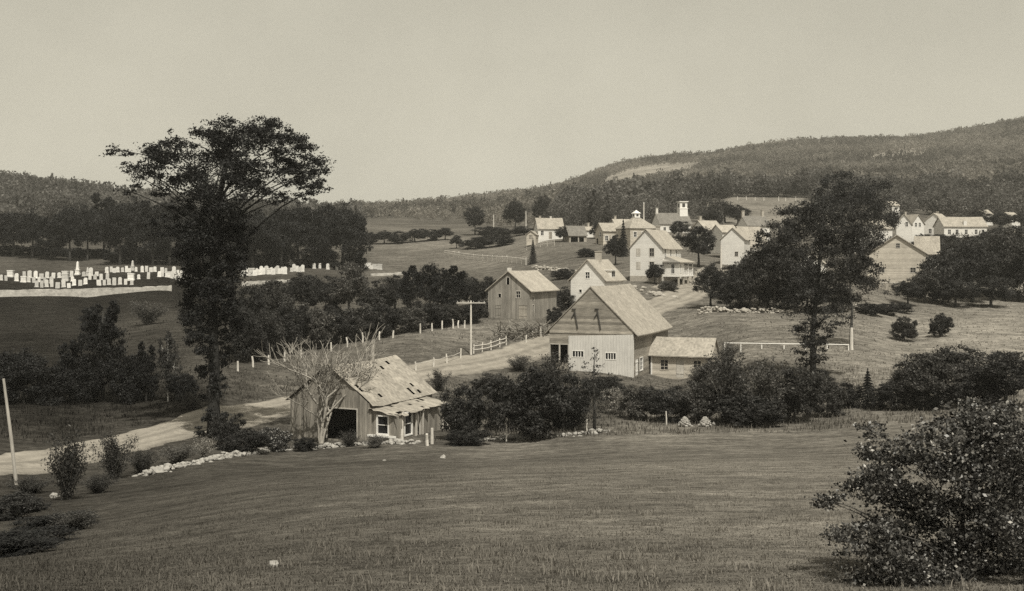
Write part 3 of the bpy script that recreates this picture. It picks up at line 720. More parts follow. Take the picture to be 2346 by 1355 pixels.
# big barn on the right
W, L, he, hr = 9.5, 14., 6.7, 9.8
r = Bld('barn', 'large pale board barn with broad gable and three small windows behind the tall elm', 'barn', 2122, 672, 195, 17, W, L, he, hr, M['clap'], M['shingle_bright'], holes=[
    ('F', -.1, 7.7, .6, .75, 'window', M['post'], (1,1)), ('F', -2.9, 3.5, .9, .85, 'window', M['post'], (1,1)), ('F', 2.2, 3.5, .85, .8, 'window', M['post'], (1,1)), ('F', 1.3, -.2, 2.0, 1.35, 'open')], over=.3, verge=.3, deep=1.5)
r.panel('skirting', 'F', -4.77, 1.25, -1.5, 1.55, .05, M['weathered_v'])
r.panel('beam', 'F', -4.78, 4.78, 1.62, 1.8, .06, M['post'])
Bld('outbuilding', 'small shingle roofed outbuilding with white gable end joining back of the large pale barn', 'outbuilding', 2098, 640, 206, 108, 5.2, 3.9, 4.7, 7.6, M['white'], M['shingle'], over=.3, deep=2.)

# village further off
def far(name, label, u, v, Y, th, W, L, he, hr, wall='white', roof='shingle_bright', wins=(), cat='house', deep=1.5, chim=(), hip=0., **kw):
    b = Bld(name, label, cat, u, v, Y, th, W, L, he, hr, M[wall], M[roof], holes=wins, over=.3, deep=deep, hip=hip, **kw)
    for c in chim: b.chimney(*c)
    return b
def rw(fc, xs, z, w=.75, h=1.2, m=None): return [(fc, x, z, w, h, 'window', M[m] if m else None, (1,1)) for x in xs]
far('house', 'white house with plain grey roof standing alone at left end of the village', 1233, 549, 300, 80, 5.5, 6.8, 2.95, 5.6, 'white', 'shingle', rw('R', (.7,5.2), 1.1)+rw('F',(-.4,),3.2)+[('R', 2.8, .1, .9, 1.9, 'door')], chim=[(0,1.,.5,6.1),(0,3.9,.45,6.0,M['brick_white'])])
far('shed', 'tiny pale shed just left of the lone white village house', 1227, 549, 297, 12, 2.4, 4., 1.3, 2.2, 'clap', 'shingle', [('F',-.5,.1,.9,1.1,'door')], 'shed')
far('cart_shed', 'low open-fronted cart shed with dark grey roof left of the village centre', 1304, 559, 290, 76, 5.0, 4.6, 2.2, 4.5, 'weathered_v', 'shingle_grey', [('R',.4,.0,1.9,1.8,'open'),('R',2.6,.0,1.3,1.7,'open')], 'shed')
far('shed', 'long low pale roofed shed behind the open-fronted cart shed', 1310, 545, 305, 84, 4., 5.8, 2.0, 2.9, 'white', 'shingle_bright', [], 'shed', chim=[(0,4.8,.5,3.9)])
far('house', 'weathered house with side porch immediately left of the cupola house', 1382, 563, 280, 74, 5.5, 3.8, 3.6, 5.5, 'clap', 'shingle', rw('R',(.5,2.3),1.2)+[('F',-1.9,.1,1.2,1.7,'open'),('F',.3,2.1,.9,1.2,'window',None,(1,1))])
hip = far('house', 'hip roofed house crowned by a small white cupola in the village centre', 1444, 578, 272, 70, 8.0, 7.0, 5.7, 8.6, 'clap', 'shingle', rw('R',(.9,3.,5.2),3.6)+rw('R',(.9,5.2),1.0), hip=.6)
cp = MB(); cp.box(-.7,.7,2.8,4.2,8.3,9.35); cp.add([(-.9,2.6,9.35),(.9,2.6,9.35),(.9,4.4,9.35),(-.9,4.4,9.35),(0,3.5,10.2)], [(0,1,4),(1,2,4),(2,3,4),(3,0,4),(3,2,1,0)]); cpo = cp.build('cupola', M['trim'], hip.roof)
MB().box(-.3,.3,2.77,2.8,8.65,9.15).box(.7,.73,3.2,3.8,8.65,9.15).build('louvre', M['dark_wood'], cpo)
far('house', 'low pale roofed house with end chimney tucked behind the cupola house', 1413, 560, 288, 76, 6., 5., 4.4, 6.3, 'white', 'shingle_bright', rw('R',(1.,3.2),2.6), chim=[(0,.6,.5,7.1)])
ch = far('church', 'white village church with square belfry tower and grey roof', 1512, 546, 312, 78, 7., 9.0, 4.0, 6.9, 'white', 'shingle_grey', rw('R',(1.,3.3,5.6),1.1,.7,1.9), 'church', chim=[(0,.3,.6,8.2,M['brick_white'])])
tw = MB(); tw.box(-1.15,1.15,6.55,8.85,5.2,8.2); tw.box(-1.05,1.05,6.65,8.75,8.2,10.0); tw.box(-1.3,1.3,6.4,9.0,10.0,10.22); tw.box(-1.22,1.22,6.48,8.92,8.14,8.3); two = tw.build('belfry', M['trim'], ch.e)
for q in ((1.05,1.09,7.3,8.1),): MB().box(*q, 8.6, 9.6).build('louvre', M['dark_wood'], two)
MB().box(-.4,.4,6.61,6.65,8.6,9.6).build('louvre', M['dark_wood'], two)
far('house', 'bright white gabled house at the bend right of the church', 1705, 609, 232, 20, 4.7, 8., 5.4, 7.6, 'white', 'shingle_bright', rw('F',(.5,),1.9,.6,.9,'post')+rw('R',(1.,4.),1.,.9,1.4), deep=2.)
far('house', 'broad grey roofed house beside the bright white gabled house', 1710, 603, 240, 68, 7., 5.7, 3.5, 7.6, 'white', 'shingle', [('R',.2,1.9,1.1,1.3,'open'),('R',.4,.1,.7,1.4,'window',None,(1,1))], deep=2.)
far('house', 'dark roofed house with tall chimneys at both ends behind the broad roofed one', 1713, 548, 268, 76, 6., 5.6, 3.2, 5.4, 'white', 'shingle_grey', [], chim=[(0,.2,.6,6.6),(0,5.2,.6,6.8)], deep=2.)
far('house', 'small pale roofed house with chimney just right of the church', 1617, 552, 262, 66, 6., 4.6, 2.6, 4.6, 'white', 'shingle_bright', rw('R',(.8,2.8),.9), chim=[(0,.4,.55,5.6)], deep=2.)
far('house', 'low pale house whose roof shows between church and bright white gable', 1655, 560, 250, 70, 5., 4., 2.7, 4.2, 'white', 'shingle_bright', [], deep=2.)
far('house', 'white house half hidden behind the tall right elm trunk', 1892, 662, 186, 17, 4.9, 7., 3.9, 5.9, 'white', 'shingle_bright', rw('F',(-1.5,.7),1.4,.8,1.3)+rw('F',(-.4,),3.9,.7,1.), deep=1.5)
far('house', 'white gable glimpsed between dome crowned maple and large pale barn', 1982, 562, 262, 10, 3.4, 6., 2.6, 4.3, 'white', 'shingle_bright', rw('F',(-.3,),1.2), deep=2.)
far('house', 'white house with tall chimney behind the large pale barn, left of its neighbours', 2014, 548, 268, 58, 6., 4.6, 2.6, 4.6, 'white', 'shingle_bright', rw('F',(-1.,1.),1.,.8,1.2), chim=[(0,.6,.75,6.3,M['brick_white'])], deep=2.)
far('house', 'narrow white gable with dark window above the large pale barn roof', 2089, 548, 274, 16, 3.5, 7., 3.6, 5.9, 'white', 'shingle_bright', rw('F',(.3,),3.,.6,1.1), chim=[(.4,.6,.4,6.6)], deep=2.)
far('house', 'steep white gable with two dark windows left of the long village house', 2117, 545, 286, -14, 3.4, 6., 3.5, 5.7, 'white', 'shingle', rw('F',(-.9,.2),2.7,.6,1.), deep=2.)
far('house', 'white gabled house joining the left end of the long village house', 2166, 546, 300, 38, 6., 6., 4.2, 6.5, 'white', 'shingle_bright', rw('F',(-1.3,.6),1.3)+rw('R',(1.5,),3.,.8,.7), chim=[(0,3.,.5,7.)], deep=2.)
lg = far('house', 'long low white house with pale roof at right end of the village', 2163, 547, 292, 86, 6., 11.2, 3.2, 5.5, 'white', 'shingle', rw('R',(1.,3.,5.4,8.,9.8),1.1), deep=2.)
MB().box(2.1,2.9,5.2,6.0,3.3,4.5).build('dormer', M['white'], lg.roof)
far('house', 'pale house cut by the right edge of the view above the orchard', 2339, 574, 255, 82, 6., 7., 2.9, 4.6, 'white', 'shingle', rw('R',(.2,),1.2), deep=2.)
far('house', 'tiny distant pale roofed house on the slope above the long village house', 2256, 503, 370, 72, 5., 3.2, 1.6, 3.1, 'white', 'shingle_bright', [], deep=3.)
far('house', 'tiny distant house in the trees near the right edge', 2318, 511, 350, 66, 5., 3.4, 1.8, 3.2, 'white', 'shingle_bright', [], deep=3.)
far('house', 'tiny distant pale roof beside the dome crowned maple', 2044, 482, 390, 70, 5., 3.0, 1.6, 3.0, 'white', 'shingle_bright', [], deep=3.)

# ------------------------------------------------------------------ walls of stone, fences, poles
def stone_wall(name, label, pts, height, depth, size, mat, dens=1., cat='stone wall', n=12, rough=1.):
    c = catmull([(x,y,0) for x,y in pts], n); mb = MB(); tot = sum((c[i+1]-c[i]).length for i in range(len(c)-1))
    N = int(tot*height*depth/(size**3)*.75*dens); ls = np.cumsum([0]+[(c[i+1]-c[i]).length for i in range(len(c)-1)])
    for _ in range(N):
        s = random.random()*tot; i = min(int(np.searchsorted(ls, s))-1, len(c)-2); i = max(i,0); t = (s-ls[i])/max(1e-6, ls[i+1]-ls[i]); p = c[i].lerp(c[i+1], t)
        d = (c[i+1]-c[i]).normalized(); o = random.gauss(0,1)*depth*.42; x, y = p.x-d.y*o, p.y+d.x*o
        hh = height*(1-min(1,(abs(o)/depth)**2)*.9)*(.65+.5*math.sin(s*.9)*.5*rough+.2)
        mb.rock((x, y, ground(x,y)-size*.2+random.random()*max(.02,hh)), size*random.uniform(.4,1.35))
    e = mb.build(name, mat); tag(e, label, cat); return e
def hp(*uv): return [tuple(hit(u, v).xy) for u, v in uv]
stone_wall('stone_wall', 'tumbled dry stone wall along the meadow edge left of the outbuilding', hp((330,1092),(400,1074),(500,1052),(590,1038),(660,1030)), .32, .6, .17, M['stone_pale'], .6)
stone_wall('stone_wall', 'low scattered stone wall in front of the decaying outbuilding', hp((665,1030),(740,1027),(840,1020),(960,1016)), .3, .7, .2, M['stone_pale'], .6)
stone_wall('stone_wall', 'low broken stone wall right of the outbuilding below the dark bushes', hp((1095,1012),(1180,1008),(1290,1000),(1400,990)), .3, .8, .22, M['stone_pale'], .5)
stone_wall('stone_wall', 'ragged pale stone wall at top of the right field below the orchard trees', [uy(u,159+i*.3) for i,u in enumerate((1600,1660,1720,1780,1840,1900,1960,2000))], .8, .7, .24, M['stone'], .6)
stone_wall('stone_wall', 'stone wall running down beside the small dark spruce in the middle field', [uy(1222,248),uy(1260,236),uy(1300,226),uy(1330,222)], .8, .6, .42, M['stone'], .8)
stone_wall('stone_heap', 'heap of rough stones on the bank below the white farmhouse', [uy(1448,181),uy(1475,180),uy(1500,178),uy(1515,176)], .7, 1.6, .5, M['stone'], .5, 'stone heap')
stone_wall('stone_wall', 'dark stretch of stones hidden in weeds at lower left of the meadow', hp((30,1150),(75,1150),(130,1140)), .4, .8, .42, M['stone_pale'], .25)
for i, (u, v, r) in enumerate(((362,1086,.42),(1015,1052,.18),(628,1300,.075),(880,1057,.1),(1635,975,.2))):
    p = hit(u, v); lab = ['large pale boulder at the left end of the meadow stone wall','small upright pale stone standing in the meadow below the outbuilding','small white stone lying low in the foreground meadow','tiny pale stone in the meadow below the outbuilding doorway','pale stone at the meadow edge under the long shrub row'][i]
    tag(MB().rock((0,0,r*.3), r, .9 if i != 1 else 1.7).build('boulder' if r > .3 else 'stone', M['stone_pale']), lab, 'stone').location = p
for i, u in enumerate((1569, 1616)):
    p = hit(u, 978); mb = MB()
    for q in range(44):
        a_ = q*2.4; t = (q/44)**.8; rr_ = .44*(1-t)+.02; mb.rock((math.cos(a_)*rr_, math.sin(a_)*rr_, .04+.62*t), .14)
    tag(mb.build('stone_heap', M['stone_pale']), 'small pale '+('left' if i == 0 else 'right')+' cone heap of the pair on the meadow edge under shrubs', 'stone heap', 'pair of small pale heaps').location = p

# cemetery wall
def banked_wall(name, label, pts, h_, t_, mat, cat):
    c = catmull(pts, 10); vs = []; fs = []; rr = random.Random(3)
    for i, p in enumerate(c):
        d = (c[min(i+1,len(c)-1)]-c[max(i-1,0)]).normalized(); n = Vector((-d.y,d.x,0)); z = p.z-h_; zb = min(0, ground(p.x,p.y)-z)-.6
        for o, zz in ((-t_/2,zb),(-t_/2,h_),(t_/2,h_),(t_/2,zb)):
            q = p+n*o; vs.append((q.x, q.y, z+zz+(rr.uniform(-.1,.1) if zz > 0 else 0)))
    for i in range(len(c)-1):
        for k in range(4): a_, b_ = i*4+k, i*4+(k+1)%4; fs.append((b_,a_,a_+4,b_+4))
    fs += [(0,1,2,3), tuple(len(vs)-1-k for k in range(4))]
    return tag(MB().add(vs, fs).build(name, mat), label, cat)
M['wall_white'] = mat_noise('lime_stained_stone', .50, .45, .9, (1,1,1.6), .95, .5, .5)
def tw(u, v, Y): p = at(u, v, Y); return (p.x, p.y, p.z)
banked_wall('cemetery_wall', 'long pale stone wall along front of the cemetery left of the tall elm', [tw(-300,668,222),tw(0,665,227),tw(150,663,230),tw(300,659,229),tw(392,655,234)], 1.15, .6, M['wall_white'], 'stone wall')
banked_wall('cemetery_wall', 'pale stone wall in front of the graves right of the tall elm', [tw(555,646,247),tw(600,644,246),tw(662,641,246),tw(720,638,248)], .85, .6, M['wall_white'], 'stone wall')
banked_wall('cemetery_wall', 'short far end of the cemetery wall above the dark thicket', [tw(850,628,272),tw(890,626,275),tw(942,624,276)], .55, .5, M['wall_white'], 'stone wall')

# gravestones
def grave(kind, w, h_, t_=.22):
    mb = MB()
    if kind == 'tablet':   # round-shouldered slab on a plinth
        mb.box(-w*.62,w*.62,-t_*.9,t_*.9,-.2,.14); pr = [(-w/2,.14),(w/2,.14),(w/2,h_*.78)]+[(w/2*math.cos(x),h_*.78+h_*.22*math.sin(x)) for x in (PI*.2,PI*.4,PI*.6,PI*.8)]+[(-w/2,h_*.78)]
    elif kind == 'square': pr = [(-w/2,-.2),(w/2,-.2),(w/2*.97,h_),(-w/2*.97,h_)]
    elif kind == 'block':
        mb.box(-w*.58,w*.58,-t_*2.2,t_*2.2,-.2,.3); mb.box(-w*.5,w*.5,-t_*1.8,t_*1.8,.3,h_*.85); mb.box(-w*.55,w*.55,-t_*2,t_*2,h_*.85,h_); return mb.mesh('gravestone', M['marble'])
    else:                  # obelisk on a stepped base
        mb.box(-w,w,-w,w,-.2,.35); mb.box(-w*.78,w*.78,-w*.78,w*.78,.35,.35+h_*.24); mb.box(-w*.9,w*.9,-w*.9,w*.9,.35+h_*.24,.45+h_*.24)
        z0 = .45+h_*.24; s0, s1 = w*.56, w*.34
        mb.add([(-s0,-s0,z0),(s0,-s0,z0),(s0,s0,z0),(-s0,s0,z0),(-s1,-s1,h_*.9),(s1,-s1,h_*.9),(s1,s1,h_*.9),(-s1,s1,h_*.9),(0,0,h_)], [(0,1,5,4),(1,2,6,5),(2,3,7,6),(3,0,4,7),(4,5,8),(5,6,8),(6,7,8),(7,4,8)]); return mb.mesh('obelisk', M['marble'])
    n = len(pr); mb.add([(x,-t_/2,z) for x,z in pr]+[(x,t_/2,z) for x,z in pr], [tuple(range(n)), tuple(range(2*n-1,n-1,-1))]+[(i,i+n,(i+1)%n+n,(i+1)%n) for i in range(n)])
    return mb.mesh('gravestone', M['marble'])
GR = {'tablet': [grave('tablet', .8, 1.45), grave('tablet', .7, 1.2), grave('tablet', .9, 1.7)], 'square': [grave('square', .9, 1.2), grave('square', .75, 1.5)], 'block': [grave('block', 1.3, 1.5)]}
def grow(us, Y, where, kinds='ttqtqqtt', sc=1.):
    rr = random.Random(len(us)*3+int(Y)); us = sorted(us)
    for i, u in enumerate(us):
        k = {'t':'tablet','q':'square','b':'block'}[kinds[i%len(kinds)]]; ms = GR[k]; y = Y+rr.uniform(-1.2,1.2); x = (u-U0)/F*y
        o = link(bpy.data.objects.new('gravestone', ms[i%len(ms)])); o.location = (x, y, ground(x,y)-.02); o.rotation_euler = (rr.uniform(-.05,.05), rr.uniform(-.05,.05), rr.uniform(-.15,.15)); s_ = sc*.84*rr.uniform(.9,1.2); o.scale = (s_,s_,s_*rr.uniform(.9,1.15))
        look = {'tablet':'round-topped white headstone','square':'square white headstone','block':'wide white block tombstone'}[k]
        tag(o, f'{look}, {ordw(i)} from left {where}', 'gravestone', 'gravestones in the cemetery')
grow([84,96,107,119,132,146,158,170,184,196,227,239,250,262,275,288,302], 240, 'in cemetery front row', 'tqtqqtq', 1.05)
grow([3,14,38,54,66,78,90,103,118,150,166,206,218,232,246,300,318,340], 247, 'in cemetery second row', 'tqtbtq')
grow([24,56,68,82,95,108,122,136,150,164,192,208,222], 254, 'in cemetery third row', 'bqttqtqt', 1.1)
grow([245,255,262,270,281,290,297,312,326,336,346,355], 262, 'in the row before the obelisk', 'tqqt')
grow([365,372,385,395,404,412,420,430], 252, 'in the row just left of the elm trunk', 'tqbt', 1.1)
grow([372,380,399,408,416,426,438,446], 262, 'in the back row beside the elm', 'qtt', 1.05)
grow([556,563,569,577,584,590,597,604,611,619,626,633,640,647,653], 266, 'in the near row right of the elm', 'tqtbqt', 1.1)
grow([575,588,599,609,622,636,648,668,674,681,688,693], 272, 'in the far row right of the elm', 'qtt', 1.0)
grow([720,733,751,772,800], 283, 'in the sparse row beyond the bushes', 'tq', 1.0)
grow([838,845,851,858,864,870], 292, 'in the far right corner of the cemetery', 'qb', .95)
for u, Y, vt_, w, lab in ((178,258,598,.55,'tallest white obelisk monument, behind the left cemetery rows'),(201,254,612,.42,'short white obelisk just right of the tallest one'),(304,266,596,.5,'slender white obelisk behind the gravestones, left of the elm'),(666,290,572,.34,'thin white obelisk alone behind the graves right of the elm'),(822,296,598,.45,'small white urn-topped monument at the far right cemetery corner')):
    x = (u-U0)/F*Y; hh = max(1.6, ZC+(VH-vt_)/F*Y-ground(x,Y)); o = link(bpy.data.objects.new('obelisk', grave('obelisk', w, hh))); o.location = (x,Y,ground(x,Y)-.05); tag(o, lab, 'monument', 'obelisks in the cemetery')

# fences: every post a part, rails their own parts
def fence(name, label, us, h_, rails=(), posts_mat='post', w=.14, rail_w=.09, lean=.06, cat='fence', sag=0., level=False):
    """us: (u, v_base) ground points of the posts"""
    P = [hit(*q) if len(q) == 2 else Vector(((q[0]-U0)/F*q[2], q[2], ground((q[0]-U0)/F*q[2], q[2]))) for q in us]
    e = empty(name, P[0]); tag(e, label, cat); rr = random.Random(len(us)); base = P[0]
    for p in P:
        q = p-base; hh = h_*rr.uniform(.85,1.18); mb = MB()
        if level: hh = ZC+(VH-np.interp(p.x/p.y*F+U0, [1650,1945], level))/F*p.y-p.z
        mb.tube([q-Vector((0,0,.3)), q+Vector((rr.uniform(-lean,lean)*.5,rr.uniform(-lean,lean)*.5,hh*.5)), q+Vector((rr.uniform(-lean,lean),rr.uniform(-lean,lean),hh))], [w*.55,w*.52,w*.45], 6); mb.build('post', M[posts_mat], e)
    for i in range(len(P)-1):
        for rz in rails:
            a_ = P[i]-base+Vector((0,-w*.5,rz*h_)); b_ = P[i+1]-base+Vector((0,-w*.5,rz*h_)); mb = MB()
            if level:
                for q, k_ in ((a_, i), (b_, i+1)): q.z = ZC+(VH-np.interp(P[k_].x/P[k_].y*F+U0, [1650,1945], level))/F*P[k_].y-base.z-.05
            mid = (a_+b_)/2-Vector((0,0,sag*rr.random()))
            mb.tube([a_, mid, b_], [rail_w*.5]*3, 5); mb.build('rail', M[posts_mat], e)
    return e
M['post_pale'] = mat_noise('bleached_post_wood', .62, .25, 3, (1,1,.3), .9, .6, .2)
fence('post_fence', 'line of bleached fence posts along the far edge of the roadside field', [(545,852),(580,843),(616,836),(652,829),(690,822),(759,806),(795,797),(831,787),(869,780),(900,776),(963,765),(990,760),(1013,757),(1038,754),(1050,753),(1064,752)], 1.05, (), 'post_pale', .2, lean=.1)
fence('post_fence', 'short row of white posts with a rail along the near road edge of the field', [(953,852),(993,843),(1024,835),(1055,825)], 1.0, (.75,), 'post_pale', .17, .05, .08, sag=.15)
fence('rail_fence', 'bleached rail fence along the road just right of the utility pole', [(1085,812),(1105,808),(1125,803),(1145,797),(1160,792)], 1.0, (.85,.4), 'post_pale', .15, .10, .05, sag=.06)
fence('post_fence', 'few leaning posts beside the road near the brush pile', [(1205,788),(1222,778),(1239,775)], 1.1, (), 'post_pale', .16, lean=.2)
fence('rail_fence', 'white single-rail fence along lower edge of the right field', [(1660,122.4,122.4),(1697,0,122.3),(1745,0,122.2),(1796,0,122.1),(1845,0,122),(1895,0,121.9),(1944,0,121.8)], .9, (.96,), 'trim', .13, .10, .0, level=(785,789))
fence('picket_fence', 'row of pale posts and boards crossing the middle field behind the thicket', [(u,0,320-(u-1015)*.33) for u in range(1018,1216,11)], 1.5, (.9,.5), 'post_pale', .2, .14, .06)
fence('rail_fence', 'rail fence in front of the lone white house at left of village', [(1206,0,290),(1222,0,288),(1238,0,287),(1254,0,286),(1270,0,285)], 1.2, (.9,.5), 'post', .16, .12, .05)
fence('post_fence', 'few thin posts along the meadow edge in front of the shrubs', [(1144,985),(1344,993),(1527,975),(1160,1012)], 1.0, (), 'post_pale', .1, lean=.05)
fence('post_fence', 'broken posts beside the abandoned outbuilding lean-to', [(921,1012),(980,1022),(990,1018)], .9, (), 'post_pale', .2, lean=.12)
fence('post_fence', 'row of posts along the crest of the high meadow behind the village', [(u,0,478) for u in (1690,1710,1730,1750,1784,1800,1823)], 1.6, (), 'post_pale', .3, lean=.1)

def pole(label, u, v, top, r=.14, arms=0, lean=(0,0), mat='pole', arm_w=1.6, cat='utility pole', name='utility_pole'):
    p = hit(u, v); H = (v-top)/F*p.y; e = empty(name, p); tag(e, label, cat)
    tx, ty = lean[0]/F*p.y, lean[1]
    MB().tube([(0,0,-.5),(tx*.5,ty*.5,H*.5),(tx,ty,H)], [r*1.15,r,r*.75], 8).build('post', M[mat], e)
    for k in range(arms):
        z = H-.25-k*.62; ar = MB().box(tx*z/H-arm_w, tx*z/H+arm_w, -r-.08, -r+.0, z-.045, z+.045).build('crossarm', M['post_pale'], e)
        for i in range(6):
            x = tx*z/H-arm_w*.92+arm_w*1.84*i/5
            MB().tube([(x,-r-.05,z+.06),(x,-r-.05,z+.15),(x,-r-.05,z+.2)], [.02,.05,.035], 6).build('insulator', M['marble'], ar)
    return e
pole('bleached utility pole with two crossarms at the road edge opposite the barn', 1079, 814, 690, .11, 1, (0,0), 'post_pale', 1.6)
pole('tall leaning bare pole at the left edge of the view', 40, 1112, 868, .085, 0, (-32,0), 'pole', cat='pole', name='leaning_pole')
pole('pale thick post at the end of the white rail fence', 1951, 803, 752, .17, 0, (0,0), 'post_pale', cat='post', name='gate_post')
for u, v, t, lab in ((1131,520,492,'distant pale pole between the two far elms'),(1205,520,484,'tall distant pale pole just left of the lone white house'),(1652,612,562,'pale utility pole in front of the bright white gabled house'),(1475,500,467,'white flagpole rising beside the cupola house'),(852,0,0,None)):
    if lab:
        Y = {1131:395,1205:385,1652:222,1475:280}[u]; x = (u-U0)/F*Y; z = ground(x,Y); e = empty('flagpole' if 'flag' in lab else 'utility_pole', (x,Y,z)); H = ZC+(VH-t)/F*Y-z
        MB().tube([(0,0,-.4),(0,0,H*.5),(0,0,H)], [.2,.17,.12], 8).build('post', M['post_pale'], e); tag(e, lab, 'pole')
        if 'flag' in lab: MB().rock((0,0,H+.1), .2, 1.).build('finial', M['trim'], e)
pole('short dark post in front of the roof of the abandoned outbuilding', 853, 860, 778, .16, 0, (2,0), 'pole', cat='post', name='dead_post')

# ------------------------------------------------------------------ hero trees, crown lobes measured from the base
def hero(name, label, ub, vb, trunk, lobes, leaves_per, size, leaf, bark, r0, r1, Y=None, seed=3, clump=.34, nclump=14, cat='tree', depth=.9, dspread=.5, extra=None, aspect=.5, drop=.7, parts=('trunk','crown')):
    global rng; rng = np.random.default_rng(seed); random.seed(seed)
    p = hit(ub, vb) if Y is None else Vector(((ub-U0)/F*Y, Y, ground((ub-U0)/F*Y, Y)))
    k = p.y/F; vb0 = VH-(p.z-ZC)/k
    W = max(abs(l[0]-ub) for l in lobes)
    bl = []
    for i, l in enumerate(lobes):
        u, v, ru, rv, w = (list(l)+[1.])[:5]
        edge = 1-min(1, abs(u-ub)/(W*1.05))**2
        y = math.sin(i*2.4+seed)*min(W*dspread*math.sqrt(max(.05,edge)), .6*ru+.8*abs(u-ub))*k
        bl.append(((u-ub)*k, y, (vb0-v)*k, ru*k, ru*k*depth, rv*k, w*(ru*rv/2500)))
    tr = [((u-ub)*k, .0, (vb0-v)*k) for u, v in trunk]; tr[0] = (0,0,-.3)
    ms = tree_meshes(name, tr, bl, leaves_per, size, M[leaf], M[bark], r0, r1, True, clump, nclump, drop=drop, aspect=aspect)
    return place(name, ms, p, 0, (1,1,1), label, cat, None, parts)
ELM = [(300,352,34,16,.7),(345,365,55,30),(410,358,60,42),(400,318,16,26,.6),(470,330,60,45),(520,305,50,34),(590,300,60,34),(560,350,80,55),(640,310,45,30),(660,345,62,40,1.2),(640,455,36,18,.6),(700,450,30,16,.6),(425,560,44,40,1.2),(400,520,36,30,.8),(395,470,34,24,.7),(560,545,36,34,.8),(545,600,36,36,.9),(420,630,30,30,.8),(700,330,36,22,.7),(715,372,34,22,.6),(728,402,30,24,.9),(745,432,30,14,.8),
  (300,385,40,20,.5),(335,410,42,24,.5),(372,425,42,28,.6),(275,378,22,12,.5),(310,440,22,16,.4),(430,410,60,45,.9),(500,400,70,60,1.1),(575,400,60,42,.8),(640,390,56,36,1.0),(690,415,38,26,.9),(600,436,46,30,.8),(450,460,55,35,.7),(530,450,60,50,.9),
  (500,500,56,45,1.30),(470,540,60,40,1.17),(530,555,40,35,0.91),(410,500,34,26,0.78),(560,500,30,26,0.65),(488,600,62,40,1.30),(455,640,48,36,1.80),(520,640,40,36,1.80),(445,690,46,34,1.80),(505,690,44,38,2.00),(462,735,44,32,1.80),(510,745,36,34,1.80),(470,785,38,28,1.60),(500,810,34,30,1.60),(482,848,30,26,1.40),(505,880,22,20,1.00),(475,905,26,22,1.00),(500,950,30,26,1.00),(478,985,34,20,1.00)]
hero('elm_tree', 'towering dark elm with umbrella crown and leafy feathered trunk beside the road', 492, 1003, [(492,1003),(490,930),(492,850),(488,760),(486,660),(492,560),(500,470),(515,390),(530,320)], ELM, 2300, .10, 'leaf_elm', 'bark_dark', .44, .14, seed=5, clump=.30, nclump=18, dspread=.42, aspect=.42)
E2 = [(1850,500,50,36),(1800,515,45,36),(1770,555,44,36),(1755,600,34,34,.8),(1790,600,40,36,.8),(1860,550,60,46),(1920,545,55,46),(1965,560,40,40,.9),(1890,500,60,40),(1930,480,45,36),(1985,600,34,34,.8),(1850,610,24,22,.3),(1900,610,46,38,.8),(1950,630,44,36,.8),(1825,660,38,24,.8),(1895,672,48,32,.9),(1845,708,44,28,.9),(1905,718,44,26,.8),(1945,690,38,26,.7),(1975,640,36,30,.7),(1860,745,40,26,1.3),(1885,775,36,24,1.2),(1850,800,36,26,1.3),(1868,838,36,26,1.4),(1874,872,34,24,1.3),(1835,765,26,16,.7)]
hero('elm_tree', 'tall leafy elm with feathered leaning trunk standing in front of the large pale barn', 1866, 898, [(1866,898),(1862,830),(1862,760),(1868,700),(1874,640),(1880,570),(1885,500)], E2, 1700, .105, 'leaf_dark', 'bark_dark', .30, .10, Y=103, seed=8, clump=.30, nclump=14, dspread=.4)
hero('maple_tree', 'pale trunked maple beside the gate post at end of the white rail fence', 1951, 800, [(1951,800),(1950,760),(1952,715),(1948,660),(1945,610)], [(1950,590,50,36),(1985,620,40,34),(1920,630,40,34),(1960,650,44,30),(1930,575,36,30),(2005,655,28,24,.7),(1965,690,34,22,.6),(1925,690,30,22,.5),(1985,545,34,30,.8)], 2200, .11, 'leaf', 'bark', .2, .06, Y=124, seed=12, dspread=.5)
hero('maple_tree', 'massive dark dome crowned maple rising above the village roofs at right', 1950, 650, [(1950,650),(1950,600),(1952,540),(1955,470)], [(1915,420,26,34,.9),(1900,450,50,40),(1960,425,54,34,1.1),(2005,450,44,40),(2025,490,30,40,.9),(1950,480,80,50,1.3),(1885,500,50,44),(2000,520,50,46),(1930,540,70,44,1.1),(1980,570,60,40),(1870,540,36,36,.8)], 2600, .17, 'leaf_darker', 'bark_dark', .5, .15, Y=206, seed=15, dspread=.7)
hero('maple_tree', 'dark round maple left of the dome crowned one, beside the broad roofed house', 1815, 640, [(1815,640),(1812,600),(1808,550)], [(1800,500,36,28),(1830,520,40,34),(1785,535,36,32),(1815,560,50,36),(1770,575,34,32),(1840,480,26,22,.8)], 2100, .17, 'leaf_darker', 'bark', .35, .1, Y=205, seed=16, dspread=.7)
